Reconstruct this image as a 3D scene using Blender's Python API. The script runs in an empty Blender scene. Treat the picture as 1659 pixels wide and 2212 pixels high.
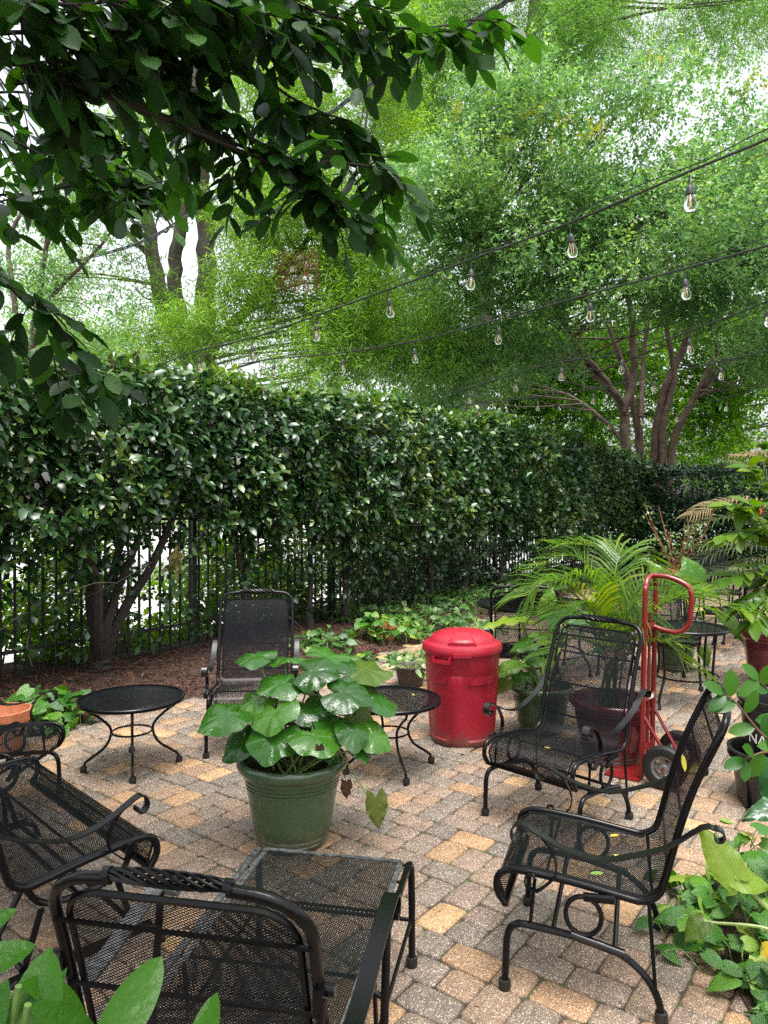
import bpy, math, random
import numpy as np
from mathutils import Vector, Matrix
random.seed(7)
rng = np.random.default_rng(11)
R = math.radians
PI = math.pi
scene = bpy.context.scene

# ------------------------------------------------------------------ camera
CX, CY, F, CAM_H = 829.5, 1106.0, 1600.0, 1.68        # picture measured on a 1659 x 2212 copy
PITCH = math.atan(21.0 / F)
cam_data = bpy.data.cameras.new('camera')
cam_data.sensor_fit = 'VERTICAL'
cam_data.sensor_height = 36.0
cam_data.lens = 36.0 * F / 2212.0
cam_data.clip_start = 0.05
cam_data.clip_end = 2000.0
cam = bpy.data.objects.new('camera', cam_data)
scene.collection.objects.link(cam)
cam.location = (0, 0, CAM_H)
cam.rotation_euler = (PI / 2 - PITCH, 0, 0)
scene.camera = cam

# ------------------------------------------------------------------ sky, sun, exposure
SUN_EL, SUN_AZ = R(74), R(165)          # azimuth measured from +Y towards +X
world = bpy.data.worlds.new('World')
scene.world = world
world.use_nodes = True
wn = world.node_tree.nodes
wl = world.node_tree.links
wn.clear()
sky = wn.new('ShaderNodeTexSky')
sky.sky_type = 'NISHITA'
sky.sun_disc = False
sky.sun_elevation = SUN_EL
sky.sun_rotation = SUN_AZ
sky.air_density = 1.0
sky.dust_density = 6.0
sky.ozone_density = 1.0
hs = wn.new('ShaderNodeHueSaturation')
hs.inputs['Saturation'].default_value = 0.22
hs.inputs['Value'].default_value = 1.0
bg = wn.new('ShaderNodeBackground')
bg.inputs['Strength'].default_value = 0.15
wo = wn.new('ShaderNodeOutputWorld')
wl.new(sky.outputs[0], hs.inputs['Color'])
wl.new(hs.outputs[0], bg.inputs['Color'])
wl.new(bg.outputs[0], wo.inputs['Surface'])
sun_data = bpy.data.lights.new('sun', 'SUN')
sun_data.energy = 1.3
sun_data.angle = R(25)
sun_data.color = (1.0, 0.97, 0.92)
sun = bpy.data.objects.new('sun', sun_data)
scene.collection.objects.link(sun)
sd = Vector((math.sin(SUN_AZ) * math.cos(SUN_EL), math.cos(SUN_AZ) * math.cos(SUN_EL), math.sin(SUN_EL)))
sun.rotation_euler = sd.to_track_quat('Z', 'Y').to_euler()
sun.location = (0, 0, 30)
vs = scene.view_settings
vs.view_transform = 'Standard'
vs.look = 'None'
vs.exposure = 1.65
vs.gamma = 1.0
vs.use_curve_mapping = False
scene.cycles.max_bounces = 6
scene.cycles.transparent_max_bounces = 8
scene.cycles.transmission_bounces = 5
scene.cycles.diffuse_bounces = 3
scene.cycles.glossy_bounces = 3
scene.cycles.use_denoising = False
scene.cycles.sample_clamp_indirect = 3.0

# ------------------------------------------------------------------ picture point -> place
def ray(px, py):
    dx = (px - CX) / F
    dy = -(py - CY) / F
    c, s = math.cos(PITCH), math.sin(PITCH)
    return Vector((dx, c + dy * s, -s + dy * c))

def G(px, py, z=0.0):
    d = ray(px, py)
    t = (z - CAM_H) / d.z
    return Vector((d.x * t, d.y * t, z))

def D(px, py, y):
    d = ray(px, py)
    t = y / d.y
    return Vector((d.x * t, y, CAM_H + d.z * t))

# ------------------------------------------------------------------ mesh helpers
def link(o, parent=None):
    scene.collection.objects.link(o)
    if parent is not None:
        o.parent = parent
    return o

def thing(name, label, cat, loc=(0, 0, 0), rz=0.0, group=None):
    o = bpy.data.objects.new(name, None)
    o.empty_display_size = 0.1
    link(o)
    o.location = loc
    o.rotation_euler = (0, 0, rz)
    tag(o, label, cat, group)
    return o

def tag(o, label=None, cat=None, group=None, kind=None):
    if label: o['label'] = label
    if cat: o['category'] = cat
    if group: o['group'] = group
    if kind: o['kind'] = kind
    return o

def dup(root, loc=None, rz=None, label=None, group=None):
    def cp(o, p):
        c = o.copy()
        scene.collection.objects.link(c)
        c.parent = p
        for ch in o.children:
            cp(ch, c)
        return c
    c = cp(root, None)
    if loc is not None: c.location = loc
    if rz is not None: c.rotation_euler = (0, 0, rz)
    if label: c['label'] = label
    if group: c['group'] = group
    return c

def face_dir(fx, fy):
    return math.atan2(fx, -fy)

def cr(pts, n=8, closed=False):
    """Catmull-Rom through points."""
    P = [Vector(p) for p in pts]
    out = []
    m = len(P)
    rngs = range(m) if closed else range(m - 1)
    for i in rngs:
        p1, p2 = P[i], P[(i + 1) % m]
        p0 = P[(i - 1) % m] if (closed or i > 0) else p1 * 2 - p2
        p3 = P[(i + 2) % m] if (closed or i + 2 < m) else p2 * 2 - p1
        for k in range(n):
            t = k / n
            out.append(0.5 * ((2 * p1) + (p2 - p0) * t + (2 * p0 - 5 * p1 + 4 * p2 - p3) * t * t + (3 * p1 - p0 - 3 * p2 + p3) * t ** 3))
    if not closed:
        out.append(P[-1].copy())
    return out

class MB:
    def __init__(self):
        self.v, self.f, self.m = [], [], []
        self.mi = 0
    def add(self, vs, fs):
        b = len(self.v)
        self.v.extend([tuple(q) for q in vs])
        for q in fs:
            self.f.append(tuple(i + b for i in q))
            self.m.append(self.mi)
        return self
    def tube(self, pts, r, seg=8, closed=False, cap=True):
        P = [Vector(p) for p in pts]
        n = len(P)
        rs = r if isinstance(r, (list, tuple)) else [r] * n
        T = []
        for i in range(n):
            if closed:
                t = P[(i + 1) % n] - P[i - 1]
            else:
                t = P[min(i + 1, n - 1)] - P[max(i - 1, 0)]
            T.append(t.normalized() if t.length > 1e-9 else Vector((0, 0, 1)))
        a = Vector((0, 0, 1)) if abs(T[0].z) < 0.9 else Vector((1, 0, 0))
        u = (a - T[0] * a.dot(T[0])).normalized()
        vs, fs = [], []
        for i in range(n):
            u = (u - T[i] * u.dot(T[i]))
            u = u.normalized() if u.length > 1e-6 else Vector((1, 0, 0))
            w = T[i].cross(u)
            for k in range(seg):
                q = 2 * PI * k / seg
                vs.append(P[i] + (u * math.cos(q) + w * math.sin(q)) * rs[i])
        rows = n if closed else n - 1
        for i in range(rows):
            j = (i + 1) % n
            for k in range(seg):
                k2 = (k + 1) % seg
                fs.append((i * seg + k, i * seg + k2, j * seg + k2, j * seg + k))
        if cap and not closed:
            fs.append(tuple(range(seg - 1, -1, -1)))
            fs.append(tuple((n - 1) * seg + k for k in range(seg)))
        return self.add(vs, fs)
    def strap(self, pts, wdir, width, th):
        P = [Vector(p) for p in pts]
        W = Vector(wdir).normalized()
        n = len(P)
        vs, fs = [], []
        for i in range(n):
            t = (P[min(i + 1, n - 1)] - P[max(i - 1, 0)]).normalized()
            nn = t.cross(W).normalized()
            for a, b in ((-1, -1), (1, -1), (1, 1), (-1, 1)):
                vs.append(P[i] + W * (a * width / 2) + nn * (b * th / 2))
        for i in range(n - 1):
            for k in range(4):
                k2 = (k + 1) % 4
                fs.append((i * 4 + k, i * 4 + k2, i * 4 + 4 + k2, i * 4 + 4 + k))
        fs.append((3, 2, 1, 0))
        b = (n - 1) * 4
        fs.append((b, b + 1, b + 2, b + 3))
        return self.add(vs, fs)
    def box(self, c, s, M=None):
        c = Vector(c)
        vs = []
        for x in (-.5, .5):
            for y in (-.5, .5):
                for z in (-.5, .5):
                    q = Vector((x * s[0], y * s[1], z * s[2]))
                    if M is not None: q = M @ q
                    vs.append(c + q)
        return self.add(vs, [(0, 1, 3, 2), (4, 6, 7, 5), (0, 4, 5, 1), (2, 3, 7, 6), (0, 2, 6, 4), (1, 5, 7, 3)])
    def lathe(self, prof, seg=32, c=(0, 0, 0), capb=False, capt=False):
        vs, fs = [], []
        n = len(prof)
        for r, z in prof:
            for k in range(seg):
                q = 2 * PI * k / seg
                vs.append((c[0] + r * math.cos(q), c[1] + r * math.sin(q), c[2] + z))
        for i in range(n - 1):
            for k in range(seg):
                k2 = (k + 1) % seg
                fs.append((i * seg + k, i * seg + k2, (i + 1) * seg + k2, (i + 1) * seg + k))
        if capb: fs.append(tuple(range(seg - 1, -1, -1)))
        if capt: fs.append(tuple((n - 1) * seg + k for k in range(seg)))
        return self.add(vs, fs)
    def mesh(self, name, mats, smooth=True, angle=None):
        me = bpy.data.meshes.new(name)
        me.from_pydata(self.v, [], self.f)
        if not isinstance(mats, (list, tuple)): mats = [mats]
        for q in mats: me.materials.append(q)
        if len(mats) > 1:
            me.polygons.foreach_set('material_index', self.m)
        if smooth:
            me.polygons.foreach_set('use_smooth', [True] * len(me.polygons))
            if angle is not None:
                me.set_sharp_from_angle(angle=R(angle))
        me.update()
        return me
    def build(self, name, mats, parent=None, smooth=True, angle=45):
        o = bpy.data.objects.new(name, self.mesh(name, mats, smooth, angle))
        return link(o, parent)

def frames(d, n):
    """rotation matrices whose columns are (side, d, normal)."""
    d = d / np.maximum(np.linalg.norm(d, axis=1, keepdims=True), 1e-9)
    n = n - d * np.sum(n * d, axis=1, keepdims=True)
    n = n / np.maximum(np.linalg.norm(n, axis=1, keepdims=True), 1e-9)
    x = np.cross(d, n)
    return np.stack([x, d, n], axis=2)

def scatter_mesh(name, tv, tf, pos, rot, sc, mat):
    """many copies of one small template in a single mesh."""
    tv = np.asarray(tv, float)
    n, k = len(pos), len(tv)
    sc = np.asarray(sc, float)
    if sc.ndim == 1: sc = sc[:, None].repeat(3, 1)
    V = tv[None] * sc[:, None, :]
    V = np.einsum('nij,nkj->nki', rot, V) + pos[:, None, :]
    flat = np.concatenate([np.asarray(q) for q in tf])
    tot = np.array([len(q) for q in tf])
    L = (flat[None] + (np.arange(n) * k)[:, None]).ravel()
    tots = np.tile(tot, n)
    starts = np.concatenate([[0], np.cumsum(tots)[:-1]])
    me = bpy.data.meshes.new(name)
    me.vertices.add(n * k)
    me.loops.add(len(L))
    me.polygons.add(len(tots))
    me.vertices.foreach_set('co', V.ravel().astype(np.float32))
    me.loops.foreach_set('vertex_index', L.astype(np.int32))
    me.polygons.foreach_set('loop_start', starts.astype(np.int32))
    me.polygons.foreach_set('use_smooth', np.ones(len(tots), bool))
    me.update(calc_edges=True)
    if mat: me.materials.append(mat)
    return me

def scatter(name, tv, tf, pos, rot, sc, mat, parent=None, kind=None):
    o = bpy.data.objects.new(name, scatter_mesh(name, tv, tf, np.asarray(pos), rot, sc, mat))
    if kind: o['kind'] = kind
    return link(o, parent)

def unit(n):
    q = rng.normal(size=(n, 3))
    return q / np.linalg.norm(q, axis=1, keepdims=True)

# ------------------------------------------------------------------ leaf templates (length along +Y, face +Z)
LEAF_DIAMOND = ([(0, 0, 0), (.30, .5, .05), (0, 1, -.06), (-.30, .5, .05), (0, .5, -.02)], [(0, 1, 4), (0, 4, 3), (4, 1, 2), (3, 4, 2)])
LEAF_FLAT = ([(0, 0, 0), (.29, .48, .07), (0, 1, -.05), (-.29, .48, .07)], [(0, 1, 2), (0, 2, 3)])
LEAF_NARROW = ([(0, 0, 0), (.085, .45, .03), (0, 1, -.10), (-.085, .45, .03)], [(0, 1, 2), (0, 2, 3)])
def oval_leaf(w=.24, fold=.05, droop=.12, rows=5, tip=1.0):
    v, f = [], []
    for i in range(rows + 1):
        t = i / rows
        hw = w * (math.sin(PI * t ** 1.05) ** 0.62 if 0 < t < 1 else 0.0)
        z = -droop * t * t
        v += [(-hw, t, z + fold * hw / w if w else z), (0, t, z), (hw, t, z + fold * hw / w)]
    for i in range(rows):
        a = i * 3
        f += [(a, a + 1, a + 4, a + 3), (a + 1, a + 2, a + 5, a + 4)]
    return v, f
def heart_leaf(w=.36, rows=6, droop=.18, fold=.06, lobe=.14):
    v, f = [], []
    prof = [(0.0, .62), (.1, .93), (.28, 1.0), (.5, .86), (.7, .6), (.87, .28), (1.0, 0.02)]
    for t, k in prof:
        hw = w * k
        back = -lobe * max(0, 1 - t / .2) if t < .2 else 0
        z = -droop * t * t
        v += [(-hw, t + back, z + fold * k * .6 - .03), (-hw * .5, t + back * .4, z + fold * .5), (0, t, z), (hw * .5, t + back * .4, z + fold * .5), (hw, t + back, z + fold * k * .6 - .03)]
    for i in range(len(prof) - 1):
        a = i * 5
        for k in range(4):
            f.append((a + k, a + k + 1, a + 6 + k, a + 5 + k))
    return v, f
# ------------------------------------------------------------------ materials
def new_mat(name):
    m = bpy.data.materials.new(name)
    m.use_nodes = True
    nt = m.node_tree
    nt.nodes.clear()
    out = nt.nodes.new('ShaderNodeOutputMaterial')
    return m, nt, out
def N(nt, t, **kw):
    n = nt.nodes.new(t)
    for k, v in kw.items():
        if k in n.inputs: n.inputs[k].default_value = v
        else: setattr(n, k, v)
    return n
def col(c): return (c[0], c[1], c[2], 1.0)
def ramp(nt, stops, interp='LINEAR'):
    n = nt.nodes.new('ShaderNodeValToRGB')
    n.color_ramp.interpolation = interp
    e = n.color_ramp.elements
    while len(e) < len(stops): e.new(0.5)
    for i, (p, c) in enumerate(stops):
        e[i].position = p
        e[i].color = col(c) if len(c) == 3 else c
    return n
def rand_node(nt):
    g = N(nt, 'ShaderNodeNewGeometry')
    o = N(nt, 'ShaderNodeObjectInfo')
    a = N(nt, 'ShaderNodeMath', operation='ADD')
    nt.links.new(g.outputs['Random Per Island'], a.inputs[0])
    nt.links.new(o.outputs['Random'], a.inputs[1])
    fr = N(nt, 'ShaderNodeMath', operation='FRACT')
    nt.links.new(a.outputs[0], fr.inputs[0])
    return fr
def pos_noise(nt, scale, detail=3.0, rough=.55):
    g = N(nt, 'ShaderNodeNewGeometry')
    n = N(nt, 'ShaderNodeTexNoise', Scale=scale, Detail=detail, Roughness=rough)
    nt.links.new(g.outputs['Position'], n.inputs['Vector'])
    return n
def leaf_mat(name, stops, rough=.4, trans=.35, spec=.5, tcol=None, nscale=.9, veins=0.0, coat=0.0):
    m, nt, out = new_mat(name)
    r = rand_node(nt)
    cm = ramp(nt, stops)
    nz = pos_noise(nt, nscale, 2.0)
    mr = N(nt, 'ShaderNodeMapRange')
    mr.inputs[1].default_value, mr.inputs[2].default_value = .3, .7
    mr.inputs[3].default_value, mr.inputs[4].default_value = -.25, .25
    nt.links.new(nz.outputs['Fac'], mr.inputs[0])
    ad = N(nt, 'ShaderNodeMath', operation='ADD')
    ad.use_clamp = True
    nt.links.new(r.outputs[0], ad.inputs[0])
    nt.links.new(mr.outputs[0], ad.inputs[1])
    nt.links.new(ad.outputs[0], cm.inputs[0])
    b = N(nt, 'ShaderNodeBsdfPrincipled', Roughness=rough)
    b.inputs['Specular IOR Level'].default_value = spec
    if coat: 
        b.inputs['Coat Weight'].default_value = coat
        b.inputs['Coat Roughness'].default_value = .08
    nt.links.new(cm.outputs[0], b.inputs['Base Color'])
    src = b
    if trans > 0:
        t = N(nt, 'ShaderNodeBsdfTranslucent')
        hsn = N(nt, 'ShaderNodeHueSaturation')
        hsn.inputs['Hue'].default_value = .485
        hsn.inputs['Saturation'].default_value = 1.12
        hsn.inputs['Value'].default_value = 1.8
        nt.links.new(cm.outputs[0], hsn.inputs['Color'])
        nt.links.new(hsn.outputs[0], t.inputs['Color'])
        mx = N(nt, 'ShaderNodeMixShader')
        mx.inputs[0].default_value = trans
        nt.links.new(b.outputs[0], mx.inputs[1])
        nt.links.new(t.outputs[0], mx.inputs[2])
        src = mx
    if veins:
        g = N(nt, 'ShaderNodeTexNoise', Scale=veins, Detail=3.0)
        tc = N(nt, 'ShaderNodeTexCoord')
        nt.links.new(tc.outputs['Object'], g.inputs['Vector'])
        bp = N(nt, 'ShaderNodeBump', Strength=.35, Distance=.01)
        nt.links.new(g.outputs['Fac'], bp.inputs['Height'])
        nt.links.new(bp.outputs[0], b.inputs['Normal'])
    nt.links.new(src.outputs[0], out.inputs['Surface'])
    return m
def simple_mat(name, c, rough=.5, metal=0.0, spec=.5, var=0.0, vscale=8.0, bump=0.0, bscale=60.0, c2=None, coat=0.0, grime=None):
    m, nt, out = new_mat(name)
    b = N(nt, 'ShaderNodeBsdfPrincipled', Roughness=rough, Metallic=metal)
    b.inputs['Base Color'].default_value = col(c)
    b.inputs['Specular IOR Level'].default_value = spec
    b.inputs['Coat Weight'].default_value = coat
    tc = N(nt, 'ShaderNodeTexCoord')
    vec = tc.outputs['Object']
    if var or c2:
        n = N(nt, 'ShaderNodeTexNoise', Scale=vscale, Detail=5.0, Roughness=.6)
        nt.links.new(vec, n.inputs['Vector'])
        c2 = c2 or tuple(min(1, q * (1 + var)) for q in c)
        c1 = tuple(q * (1 - var) for q in c)
        rp = ramp(nt, [(.35, c1), (.68, c2)])
        nt.links.new(n.outputs['Fac'], rp.inputs[0])
        nt.links.new(rp.outputs[0], b.inputs['Base Color'])
        mr = N(nt, 'ShaderNodeMapRange')
        mr.inputs[3].default_value, mr.inputs[4].default_value = max(.05, rough - .12), min(1, rough + .12)
        nt.links.new(n.outputs['Fac'], mr.inputs[0])
        nt.links.new(mr.outputs[0], b.inputs['Roughness'])
    if grime:                                   # soil splash near the foot and faint scuffs higher up
        hgt, gc = grime
        sx_ = N(nt, 'ShaderNodeSeparateXYZ'); nt.links.new(vec, sx_.inputs[0])
        gn = N(nt, 'ShaderNodeTexNoise', Scale=14.0, Detail=8.0, Roughness=.75); nt.links.new(vec, gn.inputs['Vector'])
        mr1 = N(nt, 'ShaderNodeMapRange'); mr1.inputs[1].default_value, mr1.inputs[2].default_value = 0, hgt
        mr1.inputs[3].default_value, mr1.inputs[4].default_value = .28, -.12
        nt.links.new(sx_.outputs[2], mr1.inputs[0])
        sm = N(nt, 'ShaderNodeMath', operation='ADD'); nt.links.new(mr1.outputs[0], sm.inputs[0]); nt.links.new(gn.outputs['Fac'], sm.inputs[1])
        gr = ramp(nt, [(.50, (0, 0, 0)), (.72, (.75, .75, .75))]); nt.links.new(sm.outputs[0], gr.inputs[0])
        gm = N(nt, 'ShaderNodeMix', data_type='RGBA'); nt.links.new(gr.outputs[0], gm.inputs[0])
        src_ = b.inputs['Base Color'].links[0].from_socket
        nt.links.new(src_, gm.inputs[6]); gm.inputs[7].default_value = col(gc)
        nt.links.new(gm.outputs[2], b.inputs['Base Color'])
    if bump:
        n2 = N(nt, 'ShaderNodeTexNoise', Scale=bscale, Detail=4.0)
        nt.links.new(vec, n2.inputs['Vector'])
        bp = N(nt, 'ShaderNodeBump', Strength=bump, Distance=.01)
        nt.links.new(n2.outputs['Fac'], bp.inputs['Height'])
        nt.links.new(bp.outputs[0], b.inputs['Normal'])
    nt.links.new(b.outputs[0], out.inputs['Surface'])
    return m

M = {}
M['iron'] = simple_mat('black_iron', (.0035, .0035, .0042), .22, 0, .22, bump=.04, bscale=90)
M['iron_strap'] = simple_mat('black_iron_strap', (.004, .004, .005), .30, 0, .55, bump=.08, bscale=70)
M['iron_mesh'] = simple_mat('black_mesh', (.0035, .004, .006), .30, 0, .18)
M['iron_worn'] = simple_mat('worn_iron', (.02, .02, .022), .3, 0, .6, c2=(.11, .115, .12), vscale=40, bump=.2, bscale=90)
M['fence'] = simple_mat('fence_paint', (.010, .010, .010), .5)
M['bark'] = simple_mat('grey_bark', (.04, .032, .025), .9, c2=(.095, .08, .065), vscale=14, bump=.9, bscale=22)
M['bark_red'] = simple_mat('red_bark', (.030, .016, .011), .75, c2=(.10, .06, .042), vscale=5, bump=.5, bscale=12)
M['bark_dark'] = simple_mat('dark_bark', (.014, .010, .008), .85, c2=(.035, .026, .02), vscale=12, bump=.8, bscale=30)
M['twig'] = simple_mat('twig', (.10, .055, .03), .8)
M['twig_red'] = simple_mat('cut_twig', (.20, .07, .03), .7, var=.3)
M['stem'] = simple_mat('green_stem', (.10, .17, .04), .45, var=.25, vscale=20)
M['stem_pale'] = simple_mat('pale_stem', (.22, .30, .08), .45, var=.25, vscale=20)
M['soil'] = simple_mat('potting_soil', (.025, .015, .010), .9, c2=(.09, .055, .035), vscale=60, bump=1.0, bscale=80)
M['pot_green'] = simple_mat('green_glaze', (.038, .072, .031), .26, 0, .5, c2=(.048, .088, .040), vscale=5, coat=.4, bump=.03, bscale=20, grime=(.14, (.075, .06, .04)))
M['pot_red'] = simple_mat('burgundy_glaze', (.075, .005, .010), .25, 0, .5, c2=(.095, .008, .014), vscale=6, coat=.4, grime=(.14, (.07, .045, .035)))
M['terracotta'] = simple_mat('terracotta', (.36, .10, .04), .75, c2=(.46, .16, .08), vscale=9, bump=.2, bscale=60)
M['pot_black'] = simple_mat('black_plastic', (.012, .012, .012), .3, 0, .5, var=.3)
M['pot_brown'] = simple_mat('brown_wicker_plastic', (.035, .025, .02), .5, bump=.3, bscale=120)
M['can_red'] = simple_mat('red_plastic', (.25, .005, .018), .42, 0, .42, c2=(.31, .010, .024), vscale=3.5, bump=.06, bscale=70, grime=(.16, (.09, .05, .035)))
M['truck_red'] = simple_mat('red_enamel', (.19, .006, .008), .3, 0, .5, c2=(.13, .012, .010), vscale=18, coat=.3, bump=.08, bscale=60)
M['rubber'] = simple_mat('rubber', (.006, .006, .006), .5, bump=.2, bscale=50)
M['hub'] = simple_mat('hub_metal', (.16, .155, .15), .5, .3, var=.25)
M['rust'] = simple_mat('rusty_hub', (.09, .03, .015), .7)
M['white'] = simple_mat('white_print', (.7, .7, .68), .6)
M['cable'] = simple_mat('black_cable', (.012, .013, .012), .5)
M['cable_grey'] = simple_mat('utility_cable', (.03, .04, .042), .45)
m, nt, out = new_mat('clear_glass')
b = N(nt, 'ShaderNodeBsdfPrincipled', Roughness=.03, IOR=1.3)
b.inputs['Transmission Weight'].default_value = 1.0
nt.links.new(b.outputs[0], out.inputs['Surface'])
M['glass'] = m
m, nt, out = new_mat('filament')
b = N(nt, 'ShaderNodeBsdfPrincipled', Roughness=.4)
b.inputs['Base Color'].default_value = col((.55, .42, .25))
b.inputs['Emission Color'].default_value = col((1, .45, .1))
b.inputs['Emission Strength'].default_value = .08
nt.links.new(b.outputs[0], out.inputs['Surface'])
M['filament'] = m

# foliage
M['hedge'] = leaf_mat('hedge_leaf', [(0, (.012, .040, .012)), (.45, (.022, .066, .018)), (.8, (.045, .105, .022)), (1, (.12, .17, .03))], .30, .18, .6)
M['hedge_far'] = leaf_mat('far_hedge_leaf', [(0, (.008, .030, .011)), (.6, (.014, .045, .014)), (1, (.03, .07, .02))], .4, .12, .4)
M['hedge_dry'] = leaf_mat('pale_leaf', [(0, (.10, .11, .035)), (1, (.20, .19, .07))], .55, .3, .3)
M['oak'] = leaf_mat('willow_oak_leaf', [(0, (0.0633, 0.1620, 0.0220)), (.5, (0.1092, 0.2280, 0.0320)), (1, (0.1955, 0.3360, 0.0450))], .45, .48, .4, nscale=.35)
M['oak_far'] = leaf_mat('far_oak_leaf', [(0, (0.0605, 0.1620, 0.0300)), (.6, (0.0990, 0.2220, 0.0450)), (1, (0.1540, 0.2880, 0.0600))], .5, .45, .35, nscale=.3)
M['myrtle'] = leaf_mat('myrtle_leaf', [(0, (0.0520, 0.1305, 0.0414)), (.5, (0.0884, 0.1958, 0.0598)), (.9, (0.1430, 0.2610, 0.0690)), (1, (0.2080, 0.3335, 0.0690))], .34, .45, .5, nscale=.4)
M['maple'] = leaf_mat('maple_leaf', [(0, (0.0420, 0.1300, 0.0100)), (.6, (0.0720, 0.1950, 0.0120)), (1, (0.1320, 0.2600, 0.0200))], .5, .5, .3, nscale=.5)
M['dead_leaf'] = leaf_mat('dead_leaf', [(0, (.10, .035, .02)), (1, (.22, .09, .045))], .8, .2, .2)
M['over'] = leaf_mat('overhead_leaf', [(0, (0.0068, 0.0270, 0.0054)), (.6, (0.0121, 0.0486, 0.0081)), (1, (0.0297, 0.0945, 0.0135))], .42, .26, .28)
M['over_light'] = leaf_mat('painted_backlit_leaf', [(0, (0.0140, 0.0560, 0.0084)), (.6, (0.0280, 0.1050, 0.0140)), (1, (0.0560, 0.1680, 0.0210))], .42, .42, .28)  # backlight painted in: brighter, more translucent copy of the overhead leaf
M['leopard'] = leaf_mat('leopard_leaf', [(0, (0.0168, 0.0675, 0.0088)), (.6, (0.0308, 0.1125, 0.0121)), (1, (0.0630, 0.1725, 0.0176))], .13, .14, .45, veins=26, coat=0)
M['leopard_pale'] = leaf_mat('leopard_pale_leaf', [(0, (0.0700, 0.1330, 0.0140)), (1, (0.1120, 0.1750, 0.0245))], .35, .35, .4)
M['leaf_brown'] = leaf_mat('withered_leaf', [(0, (.035, .018, .01)), (1, (.09, .05, .025))], .8, .1, .2)
M['leaf_olive'] = leaf_mat('olive_leaf', [(0, (.07, .10, .02)), (1, (.11, .14, .03))], .5, .25, .3)
M['ear'] = leaf_mat('elephant_ear_leaf', [(0, (0.0360, 0.1080, 0.0180)), (.6, (0.0612, 0.1584, 0.0252)), (1, (0.1224, 0.2232, 0.0288))], .3, .35, .3, veins=16)
M['ear_yellow'] = leaf_mat('elephant_ear_light', [(0, (0.1200, 0.2250, 0.0150)), (1, (0.1800, 0.2700, 0.0225))], .4, .4, .4)
M['ear_dark'] = leaf_mat('taro_leaf', [(0, (0.0126, 0.0525, 0.0154)), (1, (0.0210, 0.0770, 0.0210))], .26, .2, .5, veins=22)
M['palm'] = leaf_mat('palm_leaf', [(0, (0.0324, 0.0936, 0.0115)), (.6, (0.0648, 0.1440, 0.0158)), (1, (0.1440, 0.2088, 0.0216))], .3, .4, .3)
M['palm_dull'] = leaf_mat('dull_palm_leaf', [(0, (.06, .10, .035)), (.7, (.10, .13, .05)), (1, (.17, .14, .06))], .5, .3, .3)
M['palm_dry'] = leaf_mat('dry_palm_leaf', [(0, (.14, .10, .05)), (1, (.24, .18, .10))], .7, .2, .2)
M['pothos'] = leaf_mat('pothos_leaf', [(0, (0.0210, 0.0810, 0.0101)), (.6, (0.0462, 0.1440, 0.0158)), (.9, (0.1008, 0.2250, 0.0252)), (1, (0.2016, 0.2700, 0.0360))], .20, .25, .38, veins=30)
M['pothos_dim'] = leaf_mat('bed_leaf', [(0, (.02, .062, .012)), (.6, (.045, .12, .02)), (1, (.14, .2, .05))], .4, .25, .4)
M['cast_iron'] = leaf_mat('cast_iron_leaf', [(0, (0.0231, 0.0889, 0.0066)), (1, (0.0372, 0.1215, 0.0086))], .28, .28, .2, veins=10)
M['schefflera'] = leaf_mat('broad_leaf', [(0, (0.0360, 0.0936, 0.0108)), (.6, (0.0648, 0.1440, 0.0144)), (1, (0.1152, 0.1944, 0.0216))], .32, .35, .25)
M['sapling'] = leaf_mat('sapling_leaf', [(0, (0.0195, 0.0840, 0.0108)), (1, (0.0546, 0.1512, 0.0180))], .3, .35, .28)
M['variegated'] = leaf_mat('variegated_leaf', [(0, (0.0800, 0.1440, 0.0320)), (.5, (0.1760, 0.2400, 0.0800)), (1, (0.4000, 0.4160, 0.2560))], .4, .3, .4)
M['jade'] = leaf_mat('jade_leaf', [(0, (.06, .13, .04)), (1, (.13, .2, .06))], .35, .15, .5)
M['shrub'] = leaf_mat('shrub_leaf', [(0, (.05, .14, .012)), (.6, (.10, .22, .02)), (1, (.2, .32, .03))], .45, .45, .4)
M['yellow_leaf'] = leaf_mat('yellow_leaf', [(0, (.42, .34, .03)), (1, (.5, .45, .06))], .5, .2, .3)
M['yellow_spotted'] = leaf_mat('yellow_spotted_leaf', [(0, (.30, .22, .012)), (1, (.45, .34, .02))], .5, .3, .3, nscale=20)
M['green_fallen'] = leaf_mat('fallen_green_leaf', [(0, (.12, .2, .04)), (1, (.16, .26, .06))], .5, .2, .3)
M['yellow_tip'] = leaf_mat('yellow_green_tip', [(0, (.16, .22, .03)), (1, (.30, .30, .04))], .5, .35, .3)
M['red_leaf'] = leaf_mat('red_bract', [(0, (.4, .05, .02)), (1, (.5, .09, .03))], .5, .3, .3)

# pavers: exposed aggregate
m, nt, out = new_mat('aggregate_paver')
r = rand_node(nt)
cm = ramp(nt, [(0, (0.130, 0.112, 0.095)), (.14, (0.157, 0.130, 0.106)), (.30, (0.178, 0.138, 0.108)), (.48, (0.205, 0.150, 0.113)), (.66, (0.221, 0.155, 0.110)), (.78, (0.254, 0.165, 0.106)), (.88, (0.286, 0.175, 0.097)), (.94, (0.335, 0.205, 0.104)), (.98, (0.378, 0.235, 0.113)), (1, (0.410, 0.260, 0.126))])
nt.links.new(r.outputs[0], cm.inputs[0])
nz = pos_noise(nt, 9.0, 5.0, .65)
mul = N(nt, 'ShaderNodeMix', data_type='RGBA', blend_type='MULTIPLY')
mul.inputs[0].default_value = .75
rp = ramp(nt, [(.3, (.62, .60, .58)), (.72, (1.18, 1.15, 1.1))])
nt.links.new(nz.outputs['Fac'], rp.inputs[0])
nt.links.new(cm.outputs[0], mul.inputs[6])
nt.links.new(rp.outputs[0], mul.inputs[7])
g = N(nt, 'ShaderNodeNewGeometry')
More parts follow.
